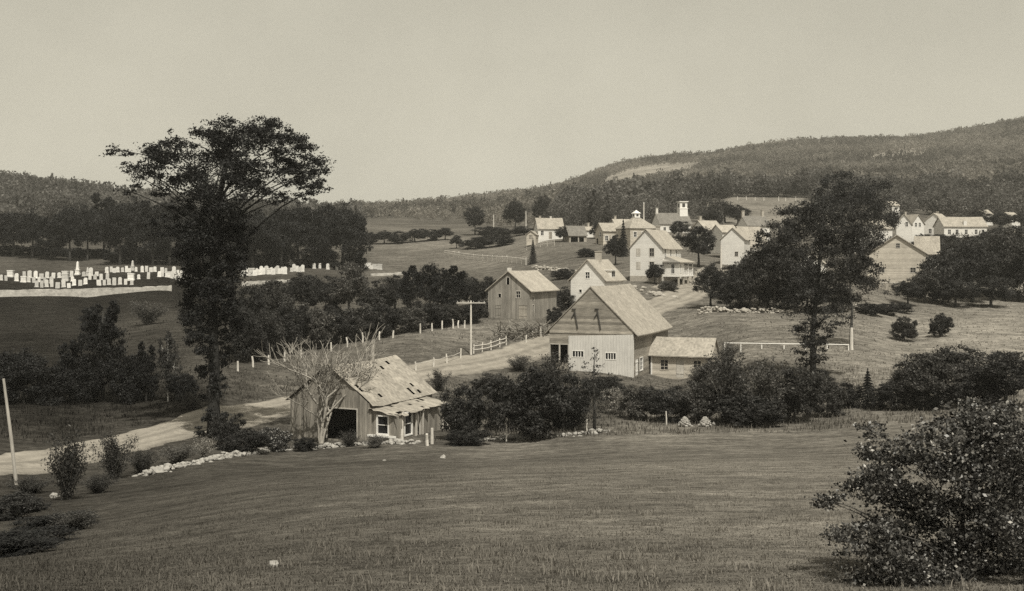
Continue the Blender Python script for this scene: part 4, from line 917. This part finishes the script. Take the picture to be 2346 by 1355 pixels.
# shrub close by at the right edge
SH = [(2040,1010,40,26,.5),(2115,980,50,34,.7),(2060,1060,60,36,.9),(2140,1040,80,48,1.1),(2240,985,70,50,1.),(2310,960,60,50,1.),(2390,980,80,60,1.),(2000,1105,56,36,.9),(1925,1165,44,22,.7),(1965,1190,60,34,.9),(2060,1140,80,46,1.1),(2160,1120,80,50,1.1),(2260,1080,90,60,1.2),(2370,1090,90,70,1.2),(2010,1240,70,34,1.),(2100,1220,90,50,1.1),(2200,1200,90,56,1.2),(2310,1190,90,60,1.2),(2420,1200,90,70,1.2),(2060,1285,80,30,1.),(2160,1290,100,40,1.1),(2280,1290,100,46,1.1),(2400,1300,100,50,1.1),(1900,1150,20,12,.3),(1945,1238,50,32,.9),(1990,1288,70,32,1.),(2330,1020,90,60,1.2),(2145,930,20,16,.25),(2215,935,24,20,.4)]
hero('leafy_shrub', 'large glossy leaved shrub filling the lower right corner of the meadow', 2215, 1322, [(2215,1322),(2210,1270),(2205,1200),(2210,1120)], SH, 1500, .019, 'leaf_shrub', 'bark', .04, .012, seed=21, clump=.42, nclump=14, cat='shrub', depth=.9, dspread=.6, aspect=.62, parts=('stem','foliage'))
# sparse pale tree in front of the outbuilding
def bare_tree(label, u, v, seed, H, tone='bark_bare'):
    random.seed(seed); p = hit(u, v); mb = MB(); tips = []
    def grow(a, d, L, r, lev):
        pts = [a]; q = a.copy(); dd = d.copy()
        for i in range(5):
            dd = (dd+Vector((random.gauss(0,.13),random.gauss(0,.13),random.gauss(.03,.08)))).normalized(); q = q+dd*L/5; pts.append(q.copy())
        mb.tube(pts, [r*(1-.35*i/5) for i in range(6)], 6 if lev < 2 else 4, False)
        if lev >= 5: tips.extend(pts[1:]); return
        for i in range(3):
            t = (5, 3, 4)[i]; s = Vector((random.gauss(0,1),random.gauss(0,.8),random.gauss(.2,.6))).normalized()
            grow(pts[t], (dd*.95+s*.66).normalized(), L*random.uniform(.6,.85), max(.019, r*.64), lev+1)
    for x, y, r, f in [(-.02,.1,.13,1.12),(.42,-.1,.10,.95),(-.28,.15,.10,1.),(.2,.4,.09,1.)]:
        grow(Vector((x*.12,y*.12,-.2)), Vector((x, y, 1.)).normalized(), H*.34*f, r, 1)
    e = empty('bare_tree', p); link(bpy.data.objects.new('trunk', mb.mesh('bare_trunk', M[tone], True)), e)
    P = np.array([tuple(t) for t in tips]); P = np.concatenate([P, P, P]); P = P+rng.normal(size=P.shape)*.16
    P = P[P[:,2] < H*.62]
    V, Q = leaf_quads(P, .055*rng.uniform(.6,1.4,len(P))); link(bpy.data.objects.new('leaves', np_mesh('bare_leaves', V, Q, M['leaf_dry'])), e)
    tag(e, label, 'tree'); return e
bare_tree('silvery half bare tree spreading in front of the abandoned outbuilding', 736, 1017, 4, 9.)
# brush pile by the road
random.seed(31); mb = MB()
for i in range(170):
    u = random.uniform(1132,1256); v = 787-(u-1132)*.10-random.random()*6; p = hit(u, v); a_ = random.random()*6.28; el = random.uniform(-.1,.9); L = random.uniform(.8,2.6)
    d = Vector((math.cos(a_)*math.cos(el), math.sin(a_)*math.cos(el), math.sin(el))); o = p+Vector((0,0,random.random()*1.3)); mb.tube([o, o+d*L*.5+Vector((0,0,random.uniform(-.2,.3))), o+d*L], [.075,.055,.025], 4, False)
tag(mb.build('brush_pile', M['twig']), 'tangled pile of cut brush between the grey barn and the road', 'brush pile')

# ------------------------------------------------------------------ other trees and shrubs
def row(kinds, items, desc, tail, group, cat=None, name=None):
    """items: (u, v_base, v_top, width[, label]) - sorted from the left for the labels"""
    items = sorted(items, key=lambda q: q[0])
    for i, it in enumerate(items):
        k = kinds[i % len(kinds)] if isinstance(kinds, (list, tuple)) else kinds
        lab = it[4] if len(it) > 4 and it[4] else f'{desc}, {ordw(i)} from the left {tail}'
        plant(k, *it[:4], lab, cat, group, name, Y=it[5] if len(it) > 5 else None)
# shrubs along the far edge of the meadow
for k, u, vb, vt, w, lab in [
 ('shrub_dark',1068,1008,866,120,'dark bush pressed against the right end of the abandoned outbuilding'),
 ('shrub_dark',1072,1020,982,104,'low black bush with pale flecks at foot of the bush right of the outbuilding'),
 ('shrub_dark',1218,1008,818,185,'broad dark bush left of the slender young tree before the barn'),
 ('shrub',1165,985,868,110,'medium bush between the two dark bushes right of the outbuilding'),
 ('shrub_dark',1300,985,838,110,'dense bush directly left of the slender young tree'),
 ('shrub_pale',1410,950,874,64,'pale flowering bush below the front of the big barn'),
 ('shrub_mid',1465,962,868,100,'mid grey bush just right of the pale flowering bush'),
 ('shrub_dark',1530,966,880,120,'dark bush under the low attached shed'),
 ('shrub',1600,968,858,120,'bush below the right end of the attached shed'),
 ('brush',1670,968,806,150,'tall feathery bush right of the attached shed'),
 ('brush_mid',1752,968,818,150,'paler feathery bush right of the tallest one in the long hedge'),
 ('shrub',1820,968,826,140,'full leafy bush just left of the feathered elm trunk'),
 ('shrub_dark',1720,975,890,170,'low dark bush at the foot of the feathery bushes'),
 ('shrub',1895,955,850,90,'bush touching the right side of the feathered elm trunk'),
 ('shrub_dark',1935,936,868,80,'small dark bush in the gap right of the feathered elm'),
 ('brush_mid',1668,842,784,64,'twiggy bush hiding the left end of the white rail fence'),
 ('spruce',1988,936,848,62,'small pointed evergreen in the hedge right of the feathered elm'),
 ('shrub_dark',2026,940,872,80,'low dark bush left of the first apple tree'),
 ('round',2112,940,802,165,'left apple tree of the pair at the far right of the meadow'),
 ('round',2190,925,786,205,'spreading apple tree with pale trunk showing at right of meadow'),
 ('round_dark',2305,936,796,180,'dark apple tree at the right edge above the glossy shrub'),
 ('shrub_dark',2140,938,858,120,'dark bush filling the space under the two apple trees'),
 ('shrub_dark',2250,935,840,130,'dark bush between spreading apple tree and right edge'),
 ('shrub',2075,940,838,100,'bush at the left foot of the left apple tree'),
 ('brush',1006,898,848,58,'little spiky bush beside the road behind the outbuilding roof'),
 ('shrub',1120,905,850,90,'low roadside bush behind the dark bushes near the outbuilding'),
 ('brush_mid',1190,850,815,90,'weedy low bush on the road verge left of the barn'),
 ('brush',1265,905,812,110,'weedy bush in front of the dark wagon opening of the barn'),
 ('shrub_dark',1385,905,858,110,'low dark bush hiding the foot of the whitewashed barn front'),
 ('shrub',1640,870,812,80,'bush against the right end wall of the attached shed'),
 ('brush_mid',1600,880,838,70,'pale twiggy bush in front of the attached shed door'),
 ]: plant(k, u, vb, vt, w, lab, 'tree' if 'apple' in lab else 'shrub', name='apple_tree' if 'apple' in lab else None)
hero('young_tree', 'slender young tree whose top stands before the whitewashed barn front', 1362, 992, [(1362,992),(1362,930),(1360,860),(1362,812)], [(1362,812,20,18,.5),(1358,838,34,20,.7),(1345,865,38,22,.8),(1385,870,36,22,.8),(1362,895,52,24,1.),(1340,920,40,22,.9),(1388,922,34,22,.8),(1362,945,36,20,.8)], 900, .075, 'leaf_dark', 'bark', .11, .03, seed=33, dspread=.6)
# lower left; lowest dark bushes are added where shade lies over weeds
for k, u, vb, vt, w, lab in [
 ('brush',155,1146,984,120,'dark upright bush beside the leaning pole at lower left'),
 ('brush',262,1098,992,105,'dark leafy bush on the bank above the road at left'),
 ('brush_pale',466,1052,998,66,'pale dry grass bush at the foot of the tall elm'),
 ('brush_mid',405,1062,1016,100,'low weedy bush by the stone wall left of the tall elm'),
 ('brush',325,1085,1030,90,'dark low bush at the left end of the stone wall'),
 ('shrub_flower',624,1034,968,92,'dark bush speckled with white flowers left of the outbuilding'),
 ('shrub_dark',562,1040,975,110,'dark bush in the shade right of the tall elm trunk'),
 ('shrub_dark',700,1034,998,56,'small dark bush at the outbuilding corner'),
 ('shrub_dark',520,1030,940,80,'dark bush wrapping the foot of the tall elm'),
 ('brush',70,1130,1090,120,'low weeds around the foot of the leaning pole'),
 ('shrub_dark',30,1190,1120,150,'dark low stand-in bush for the shade at the left edge below the scattered stones'),
 ('shrub_deep',125,1212,1172,170,'dark low bush standing in for shade and weeds in the lower left of the meadow'),
 ('brush',175,1215,1165,130,'low ragged weeds right of the dark lower left bushes'),('shrub_deep',75,1250,1212,200,'dark bush standing in for shade and weeds between the two lowest left bushes'),
 ('shrub_deep',10,1275,1222,230,'dark ragged bush standing in for shade and weeds in the lower left corner'),
 ('brush',225,1130,1085,100,'low weeds right of the dark upright bush'),
 ('brush',800,1024,985,60,'weeds in front of the open doorway of the outbuilding'),
 ('brush_mid',860,1026,996,70,'low weeds under the lean-to window of the outbuilding'),
 ('brush',440,940,900,80,'dark bush on the field edge left of the elm trunk'),
 ]: plant(k, u, vb, vt, w, lab, 'shrub')
# dark band left, below the cemetery
for k, u, vb, vt, w, lab in [
 ('oval_deep',236,918,676,150,'tallest dark columnar tree left of the elm, in the band below the cemetery'),
 ('birch',385,921,752,80,'slim birch with a white trunk left of the elm'),
 ('shrub_deep',-10,925,785,150,'dark bush at the left edge behind the grassy verge'),
 ('round_deep',55,925,795,120,'dark round tree near the left edge behind the verge'),
 ('shrub_deep',115,925,830,120,'dark bush second along the verge band from the left edge'),
 ('oval_deep',160,922,770,100,'dark slender tree left of the tall columnar tree'),
 ('shrub_deep',190,922,820,100,'dark bush at the left foot of the tall columnar tree'),
 ('shrub_deep',300,922,800,110,'dark bush at the right foot of the tall columnar tree'),
 ('oval_deep',335,922,775,80,'dark slender tree between the tall columnar tree and the birch'),
 ('shrub_deep',420,920,845,70,'dark bush just right of the white trunked birch'),
 ('oval_deep',210,820,690,90,'dark slender tree behind the tall columnar tree'),
 ('shrub',440,740,690,70,'grey bush on the slope left of the elm below the cemetery wall'),
 ('brush_mid',340,745,690,90,'pale feathery bush on the slope below the cemetery wall'),
 ]: plant(k, u, vb, vt, w, lab)
# thicket between cemetery and roadside field
row(['shrub_dark','shrub','shrub_dark','shrub_mid'], [(565,830,690,95),(610,822,700,90),(660,812,690,100),(715,800,680,110),(770,788,690,100),(825,778,680,110),(880,770,690,100),(935,760,690,100),(985,752,685,95),(1030,746,690,80),(1075,742,690,70),(1110,728,680,50)], 'dark alder bush', 'in near row of the dark thicket', 'bushes of the dark thicket')
row(['shrub_dark','shrub','round_dark'], [(570,770,640,90),(625,745,630,100),(690,730,625,110),(745,722,620,110),(860,716,632,100),(905,712,628,90),(1085,700,632,70),(1120,690,625,50)], 'taller dark bush', 'in back row of the dark thicket', 'bushes of the dark thicket')
row('round_mid', [(800,728,598,110,'feathery pale topped tree in the thicket below the cemetery end')], '', '', 'bushes of the dark thicket')
row(['oval_deep','round_deep','oval_deep'], [(940,722,602,80),(985,722,597,90),(1040,716,603,100),(1012,740,640,110)], 'dark upright tree', 'of four at right end of the thicket', 'upright trees in the thicket')
row(['shrub','shrub_dark'], [(1290,712,650,60,'bush between the grey barn and white cottage'),(1270,745,700,40,'low bush at right rear corner of the grey barn'),(1060,660,622,70,'small bush in the middle field above the thicket spruces')], '', '', None)
# right middle: trees round the road bend and the orchard
row(['round_dark','round','shrub_dark'], [(1600,612,512,96,'dark tree directly behind the farmhouse porch'),(1628,706,600,90),(1672,712,618,96),(1718,714,590,110),(1760,712,610,110),(1805,712,590,120),(1740,700,560,100,'dark tree behind the roadside trees, before the broad roofed house'),(1690,660,600,80,'dark bush below the bright white gabled house'),(1850,715,610,110),(1775,716,540,140),(1822,718,560,130),(1900,716,640,110)], 'dark bushy tree', 'in the clump right of the road bend', 'trees at the road bend')
row(['round_dark','round','round_dark','shrub_dark'], [(2120,696,612,100),(2160,698,560,130),(2228,694,545,140),(2300,690,520,140),(2356,690,560,120),(2140,650,548,100),(2200,640,530,120),(2262,640,520,120),(2330,620,510,100),(2080,700,640,80),(2190,705,640,110),(2270,705,630,120),(2420,690,540,130)], 'dark orchard tree', 'in the orchard right of the large pale barn', 'orchard trees')
row(['shrub_dark'], [(1995,722,690,70),(2030,720,692,70),(2062,716,690,60)], 'low dark hedge bush', 'below the large pale barn', 'hedge bushes')
plant('shrub', 2072, 783, 718, 66, 'left of two small round trees alone in the sunny right field', 'tree', None, 'small_tree'); plant('shrub_dark', 2154, 773, 711, 56, 'right of two small round trees alone in the sunny right field', 'tree', None, 'small_tree')
# middle distance
for k, u, vb, vt, w, lab, Y in [
 ('spruce',1221,606,548,24,'small dark spruce at the end of the picket fence in the middle field',None),
 ('spruce',1428,600,514,32,'dark spruce between the cupola house and the farmhouse',248),
 ('round_dark',1046,574,542,40,'small round tree at the left end of the picket fence',340),
 ('shrub_dark',1090,570,540,70,'dark bush left in the clump above the picket fence',335),('shrub_dark',1140,572,542,80,'dark bush right in the clump above the picket fence',335),
 ('round',1290,552,514,46,'round tree at the right corner of the lone white village house',292),
 ('round_dark',1088,530,460,58,'round crowned elm left of the three far elms',400),('round_dark',1181,524,444,62,'vase shaped elm in the middle of the three far elms',395),('round',1244,515,434,56,'elm right of the three far elms, above the lone white house',400),
 ('shrub_dark',1130,536,508,90,'dark bush below the far elms',385),('shrub_dark',1200,535,512,70,'dark bush left of the lone white house',375),
 ('round_dark',1368,560,520,40,'small tree left of the weathered house with porch',300),('round_dark',1555,556,512,50,'small dark tree in front of the white church',300),('round_dark',1600,560,505,60,'dark tree right of the church in front of the bend',285),
 ('round',1630,555,500,60,'tree behind the small pale house right of the church',330),('round_dark',1690,520,470,70,'dark tree behind the bright white gabled house',350),('round',1660,515,462,80,'tree between church tower and high meadow',360),
 ('round_dark',1500,640,590,50,'dark bush between the cottage and the farmhouse',186),('shrub_mid',1530,668,640,50,'pale round bush in front of the farmhouse porch',None),('shrub_dark',1440,690,655,30,'bush behind the cottage roof',None),
 ('round_dark',1410,630,560,60,'dark tree behind the cottage chimney',225),('shrub_dark',1345,590,566,50,'low bush in front of the open-fronted cart shed',None),('shrub_dark',1290,640,612,60,'low bush along the middle field stone wall',None),
 ('round_dark',2110,540,500,30,'small tree between white gables above the large pale barn',268),('shrub_dark',2150,560,530,90,'bush in front of the long low white house',280),('shrub_dark',2230,566,536,100,'dark bush under the right end of the long low white house',275),
 ('round',2240,520,470,60,'leafy tree in front of the tiny distant house above the long white house',345),('round_dark',2290,525,480,70,'dark tree between the two tiny distant houses at right',335),('round',2340,530,486,60,'leafy tree at the right edge beside the tiny distant house',335),('shrub_dark',2105,566,534,80,'dark bush right behind the large pale barn roof',262),('shrub_dark',2185,568,540,90,'dark bush below the middle of the long low white house',268),('round_dark',2290,572,520,80,'dark tree off the right end of the long low white house',268),('round_dark',2030,560,520,50,'dark tree close left of the large pale barn gable',240),
 ('round_dark',2040,540,480,50,'dark tree behind the tall chimney house at right',300),
 ]: plant(k, u, vb, vt, w, lab, Y=Y)
row(['shrub_dark','round_dark'], [(848,560,528,50,None,372),(880,558,526,60,None,372),(915,556,524,60,None,372),(950,553,522,60,None,374),(985,551,520,60,None,376),(1020,549,519,50,None,378)], 'dark tree', 'in the hedgerow across the middle distance', 'hedgerow trees')
# wood behind the cemetery, each tree its own
WB = [(-60,560,452),(-10,560,458),(30,560,452),(75,564,448),(118,566,455),(160,574,440),(200,580,452),(238,590,434),(275,598,446),(312,606,448),(350,608,452),(388,608,450),(430,608,460),(470,608,468),(548,614,486),(580,614,476),(612,614,478),(646,614,468),(682,613,462),(716,613,466),(750,612,462),(786,612,460),(812,610,474)]
row(['round_deep','oval_deep','round_deep'], [(u,vb,vt,random.Random(u).uniform(88,108)+(18 if u > 260 else 0),None,(305 if u < 250 else 288)+random.Random(u+5).uniform(-7,7)) for u, vb, vt in WB], 'tall dark tree', 'in the cemetery wood', 'trees of the wood behind the cemetery')
row(['round_mid','round','round_mid'], [(185,560,468,90,None,375),(225,570,478,80,None,372),(140,556,462,90,None,380),(270,580,486,70,None,372)], 'paler leafy tree', 'among the dark cemetery wood', 'pale trees of the cemetery wood')
row(['birch'], [(62,556,490,34,None,330),(86,560,500,34,None,328)], 'white trunked birch', 'at edge of wood above the left field', 'birches above the left field')
row(['shrub_deep'], [(u,560+(max(0,u)*.1),536+(max(0,u)*.1),64,None,312) for u in (-20,30,80,130,180,230)], 'low dark bush', 'under trees above the left field', 'understory bushes above the left field')
row(['shrub_dark','shrub_deep'], [(295,604,560,70,None,300),(365,606,556,70,None,300),(435,606,552,80,None,298),(560,612,560,80,None,292),(640,612,556,80,None,290),(735,612,560,80,None,290),(815,612,566,60,None,288),(470,606,560,70,None,296),(260,600,572,50,None,296),(330,604,574,60,None,296),(400,606,576,60,None,296),(600,612,586,60,None,286),(700,612,584,60,None,284),(780,612,590,50,None,284)], 'low bush', 'along upper edge of the cemetery', 'bushes along the cemetery edge')

# ------------------------------------------------------------------ woods on the hills (one mass), weeds, grass
def inside(u, v, poly):
    r = np.zeros(len(u), bool); n = len(poly)
    for i in range(n):
        x1, y1 = poly[i]; x2, y2 = poly[(i+1)%n]
        c = ((y1 > v) != (y2 > v)) & (u < (x2-x1)*(v-y1)/((y2-y1) or 1e-9)+x1); r ^= c
    return r
CLEAR = [[(1370,436),(1392,410),(1445,390),(1500,381),(1605,376),(1615,388),(1560,404),(1460,424),(1400,434)], [(1980,372),(2000,360),(2095,346),(2105,356),(2050,366)], [(1660,500),(1668,452),(1858,454),(1880,500)], [(1440,440),(1500,430),(1530,436),(1470,446)],
         [(820,545),(820,502),(1060,508),(1180,530),(1180,560)], [(-400,640),(-400,545),(0,545),(240,585),(240,640)], [(2200,455),(2220,440),(2300,436),(2300,450)]]
def wood(name, label, N, ylo, yhi, ulo, uhi, h0, h1, leaf, nl, seed, ls, gap=.5, cond=None):
    global rng; rng = np.random.default_rng(seed)
    Y = np.sqrt(rng.uniform(ylo**2, yhi**2, N*4)); u = rng.uniform(ulo, uhi, N*4); X = (u-U0)/F*Y; Z = gz(X, Y); v = VH-F*(Z-ZC)/Y
    ok = np.ones(len(Y), bool)
    for p in CLEAR: ok &= ~inside(u, v, p)
    if cond is not None: ok &= cond(u, v, Y)
    patch = np.sin(X*.021+1.3)*np.sin(Y*.017)+.6*np.sin(X*.05+Y*.043); ok &= (rng.random(len(Y)) < (1-gap)+gap*(patch > -.2))
    i = np.nonzero(ok)[0][:N]; X, Y, Z = X[i], Y[i], Z[i]; n = len(X)
    H = rng.uniform(h0, h1, n)*(1+.35*(rng.random(n) < .12)); Rr = H*rng.uniform(.26,.44,n)
    con = rng.random(n) < .15; Rr = np.where(con, Rr*.55, Rr)
    d = rng.normal(size=(n,nl,3)); d /= np.linalg.norm(d,axis=2)[:,:,None]; rad = rng.uniform(.35,1.,size=(n,nl,1))**.5
    p = d*rad; taper = np.where(con[:,None], np.clip(1.1-(p[:,:,2]*.5+.5), .1, 1), 1)
    P = np.stack([X[:,None]+p[:,:,0]*Rr[:,None]*taper, Y[:,None]+p[:,:,1]*Rr[:,None]*taper, Z[:,None]+H[:,None]*(.56+.46*p[:,:,2])], -1).reshape(-1,3)
    S = (np.repeat(H, nl)*ls)*rng.uniform(.6,1.3,n*nl)
    V, Q = leaf_quads(P, S, .65); o = link(bpy.data.objects.new(name, np_mesh(name, V, Q, M[leaf]))); tag(o, label, 'woods', kind='stuff'); return o
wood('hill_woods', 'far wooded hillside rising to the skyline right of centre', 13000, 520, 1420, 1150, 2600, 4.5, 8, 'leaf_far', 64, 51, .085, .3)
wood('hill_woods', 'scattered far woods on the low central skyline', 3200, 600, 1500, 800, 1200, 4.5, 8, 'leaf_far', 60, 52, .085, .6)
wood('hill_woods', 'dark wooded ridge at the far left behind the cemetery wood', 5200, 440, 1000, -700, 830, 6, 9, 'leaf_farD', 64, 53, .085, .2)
wood('village_woods', 'band of dark trees behind the church and village roofs', 360, 410, 520, 1290, 1560, 7, 11, 'leaf_farD', 260, 54, .05, .4)
wood('village_woods', 'dark trees along the top of the high meadow behind the village', 300, 482, 545, 1480, 1900, 6, 10, 'leaf_farD', 260, 55, .05, .2)
wood('village_woods', 'mixed trees on the slope behind the right end of the village', 800, 395, 540, 1860, 2560, 5.5, 9.5, 'leaf_farD', 240, 56, .05, .3)
wood('village_woods', 'dark shrubs and trees around the village back gardens', 60, 330, 400, 1260, 1660, 6, 9, 'leaf_farD', 300, 57, .045, .2)
wood('hedge_woods', 'low scrub trees across the middle distance below the skyline', 420, 430, 620, 820, 1330, 3, 6, 'leaf_far', 180, 58, .055, .4)

def blades(name, label, N, ylo, yhi, ulo, uhi, h0, h1, wd, per, spread, mat, seed, tmul=1.15, power=1., mask=None, cat='grass', tone=None, lean=.5):
    """tufts of grass: bent blades standing on the sheet"""
    global rng; rng = np.random.default_rng(seed)
    q = rng.random(N); Y = np.exp(np.log(ylo)+(np.log(yhi)-np.log(ylo))*q**power); u = rng.uniform(ulo, uhi, N); X = (u-U0)/F*Y
    if mask is not None: k = mask(u, X, Y); X, Y, u = X[k], Y[k], u[k]
    n = len(X); X = np.repeat(X, per)+rng.normal(size=n*per)*spread; Y = np.repeat(Y, per)+rng.normal(size=n*per)*spread; Z = gz(X, Y)
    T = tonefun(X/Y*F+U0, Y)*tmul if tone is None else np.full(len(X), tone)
    m = len(X); h = rng.uniform(h0, h1, m); a = rng.uniform(0, 6.283, m); l = rng.uniform(.1, lean*1.4, m)*h
    bx, by = np.cos(a), np.sin(a); w = wd*rng.uniform(.7,1.4,m)
    B = np.stack([X, Y, Z-.01], -1); T1 = np.stack([X+bx*l*.35, Y+by*l*.35, Z+h*.6], -1); T2 = np.stack([X+bx*l, Y+by*l, Z+h*.95], -1); S = np.stack([-by*w, bx*w, 0*w], -1)
    V = np.stack([B-S, B+S, T1+S*.7, T1-S*.7, T2+S*.12, T2-S*.12], 1).reshape(-1,3)
    i = np.arange(m)[:,None]*6; Q = np.concatenate([i+np.array([[0,1,2,3]]), i+np.array([[3,2,4,5]])], 0)
    me = np_mesh(name, V, Q, mat); at_ = me.attributes.new('tone', 'FLOAT', 'POINT'); at_.data.foreach_set('value', np.repeat(T, 6).astype(np.float32))
    o = link(bpy.data.objects.new(name, me)); tag(o, label, cat, kind='stuff'); return o
blades('meadow_grass', 'short mown meadow grass covering the near slope', 60000, 8.5, 78, -500, 2750, .006, .022, .006, 7, .08, M['grass'], 61, 1.45, .8, lean=1.3)
blades('grass_tussocks', 'pale dry grass tussocks in the nearest part of the meadow', 110, 9.2, 22, -200, 2400, .04, .11, .005, 40, .10, M['grass'], 65, 1.75, 1., lean=.9)
def _edge(u, X, Y): return rng.random(len(X)) < .6+.4*np.sin(X*.9)
blades('meadow_weeds', 'taller tufts of dry grass scattered over the meadow', 2600, 9, 75, -400, 2700, .02, .09, .006, 14, .10, M['grass'], 62, 1.7, .9, cat='weeds')
blades('bank_weeds', 'rank weeds along the bank between meadow and road', 3600, 78, 112, -300, 2500, .12, .42, .025, 9, .3, M['grass'], 63, 1.15, 1., lambda u, X, Y: (np.abs(np.interp(Y, [p[1] for p in ROAD], [p[0] for p in ROAD])-X) > 4.5) & ~((u > 640) & (u < 1020) & (Y > 79) & (Y < 92)) , 'weeds')
blades('field_weeds', 'tufts of coarse grass in the fields beyond the road', 7000, 100, 235, -400, 2700, .06, .22, .04, 6, .4, M['grass'], 64, 1.1, 1., lambda u, X, Y: (np.abs(np.interp(Y, [p[1] for p in ROAD], [p[0] for p in ROAD])-X) > 4.8), 'weeds')

# ------------------------------------------------------------------ air
zlo, zhi = float(_zz.min())-1., float(_zz.max())+25.
XW = 1.02*float(np.abs((_uu-U0)/F*_yy).max())
hz = MB().box(-XW, XW, -30, ROWS[-1]+30, zlo, zhi).build('haze', bpy.data.materials.new('haze_air')); tag(hz, kind='stuff')
hm = hz.data.materials[0]; hm.use_nodes = True; ht = hm.node_tree; ht.nodes.clear(); ho = ht.nodes.new('ShaderNodeOutputMaterial'); hv = ht.nodes.new('ShaderNodeVolumePrincipled')
hv.inputs['Color'].default_value = (.92,.90,.84,1); hv.inputs['Density'].default_value = .00018; hv.inputs['Anisotropy'].default_value = .0; ht.links.new(hv.outputs[0], ho.inputs['Volume'])

# ------------------------------------------------------------------ sun, sky, camera
SUN_AZ, SUN_EL = math.radians(163), math.radians(58)   # bearing clockwise from the view (+Y): behind the camera, to the right
sd = Vector((math.sin(SUN_AZ)*math.cos(SUN_EL), math.cos(SUN_AZ)*math.cos(SUN_EL), math.sin(SUN_EL)))
sl = bpy.data.lights.new('sun', 'SUN'); sl.energy = 4.4; sl.angle = math.radians(.53); sl.color = (1.0, .955, .83)
so = bpy.data.objects.new('sun', sl); COL.objects.link(so); so.rotation_euler = sd.to_track_quat('Z','Y').to_euler()
w = bpy.data.worlds.new('World'); scene.world = w; w.use_nodes = True; t = w.node_tree; t.nodes.clear()
sk = t.nodes.new('ShaderNodeTexSky'); sk.sky_type = 'NISHITA'; sk.sun_disc = False; sk.sun_elevation = SUN_EL; sk.sun_rotation = SUN_AZ; sk.air_density = 1.0; sk.dust_density = 2.0; sk.ozone_density = 1.0
bw = t.nodes.new('ShaderNodeRGBToBW'); t.links.new(sk.outputs[0], bw.inputs[0])
pw = t.nodes.new('ShaderNodeMath'); pw.operation = 'POWER'; pw.inputs[1].default_value = .45; t.links.new(bw.outputs[0], pw.inputs[0])
tc = t.nodes.new('ShaderNodeTexCoord'); nz = t.nodes.new('ShaderNodeTexNoise'); nz.inputs['Scale'].default_value = 5.; nz.inputs['Detail'].default_value = 7.; nz.inputs['Roughness'].default_value = .62; t.links.new(tc.outputs['Generated'], nz.inputs['Vector'])
mr = t.nodes.new('ShaderNodeMapRange'); t.links.new(nz.outputs[0], mr.inputs[0])
for k_, v_ in enumerate((.3, .7, .91, 1.09)): mr.inputs[k_+1].default_value = v_
cl = t.nodes.new('ShaderNodeMath'); cl.operation = 'MULTIPLY'; t.links.new(pw.outputs[0], cl.inputs[0]); t.links.new(mr.outputs[0], cl.inputs[1])
mu = t.nodes.new('ShaderNodeVectorMath'); mu.operation = 'SCALE'; mu.inputs[0].default_value = (3.02, 2.87, 2.36); t.links.new(cl.outputs[0], mu.inputs['Scale'])
bg = t.nodes.new('ShaderNodeBackground'); bg.inputs['Strength'].default_value = .1; t.links.new(mu.outputs[0], bg.inputs[0])
ou = t.nodes.new('ShaderNodeOutputWorld'); t.links.new(bg.outputs[0], ou.inputs[0])
cam = bpy.data.cameras.new('camera'); cam.sensor_width = 36; cam.lens = 36*F/2346; cam.shift_y = -(677.5-VH)/2346; cam.clip_end = 6000; cam.clip_start = .1
scene.cycles.use_denoising = False
co = bpy.data.objects.new('camera', cam); COL.objects.link(co); co.location = (0,0,ZC); co.rotation_euler = (PI/2,0,0); scene.camera = co
scene.view_settings.view_transform = 'Standard'; scene.view_settings.look = 'None'; scene.view_settings.exposure = 0.08; scene.view_settings.gamma = 1.
scene.render.engine = 'CYCLES'
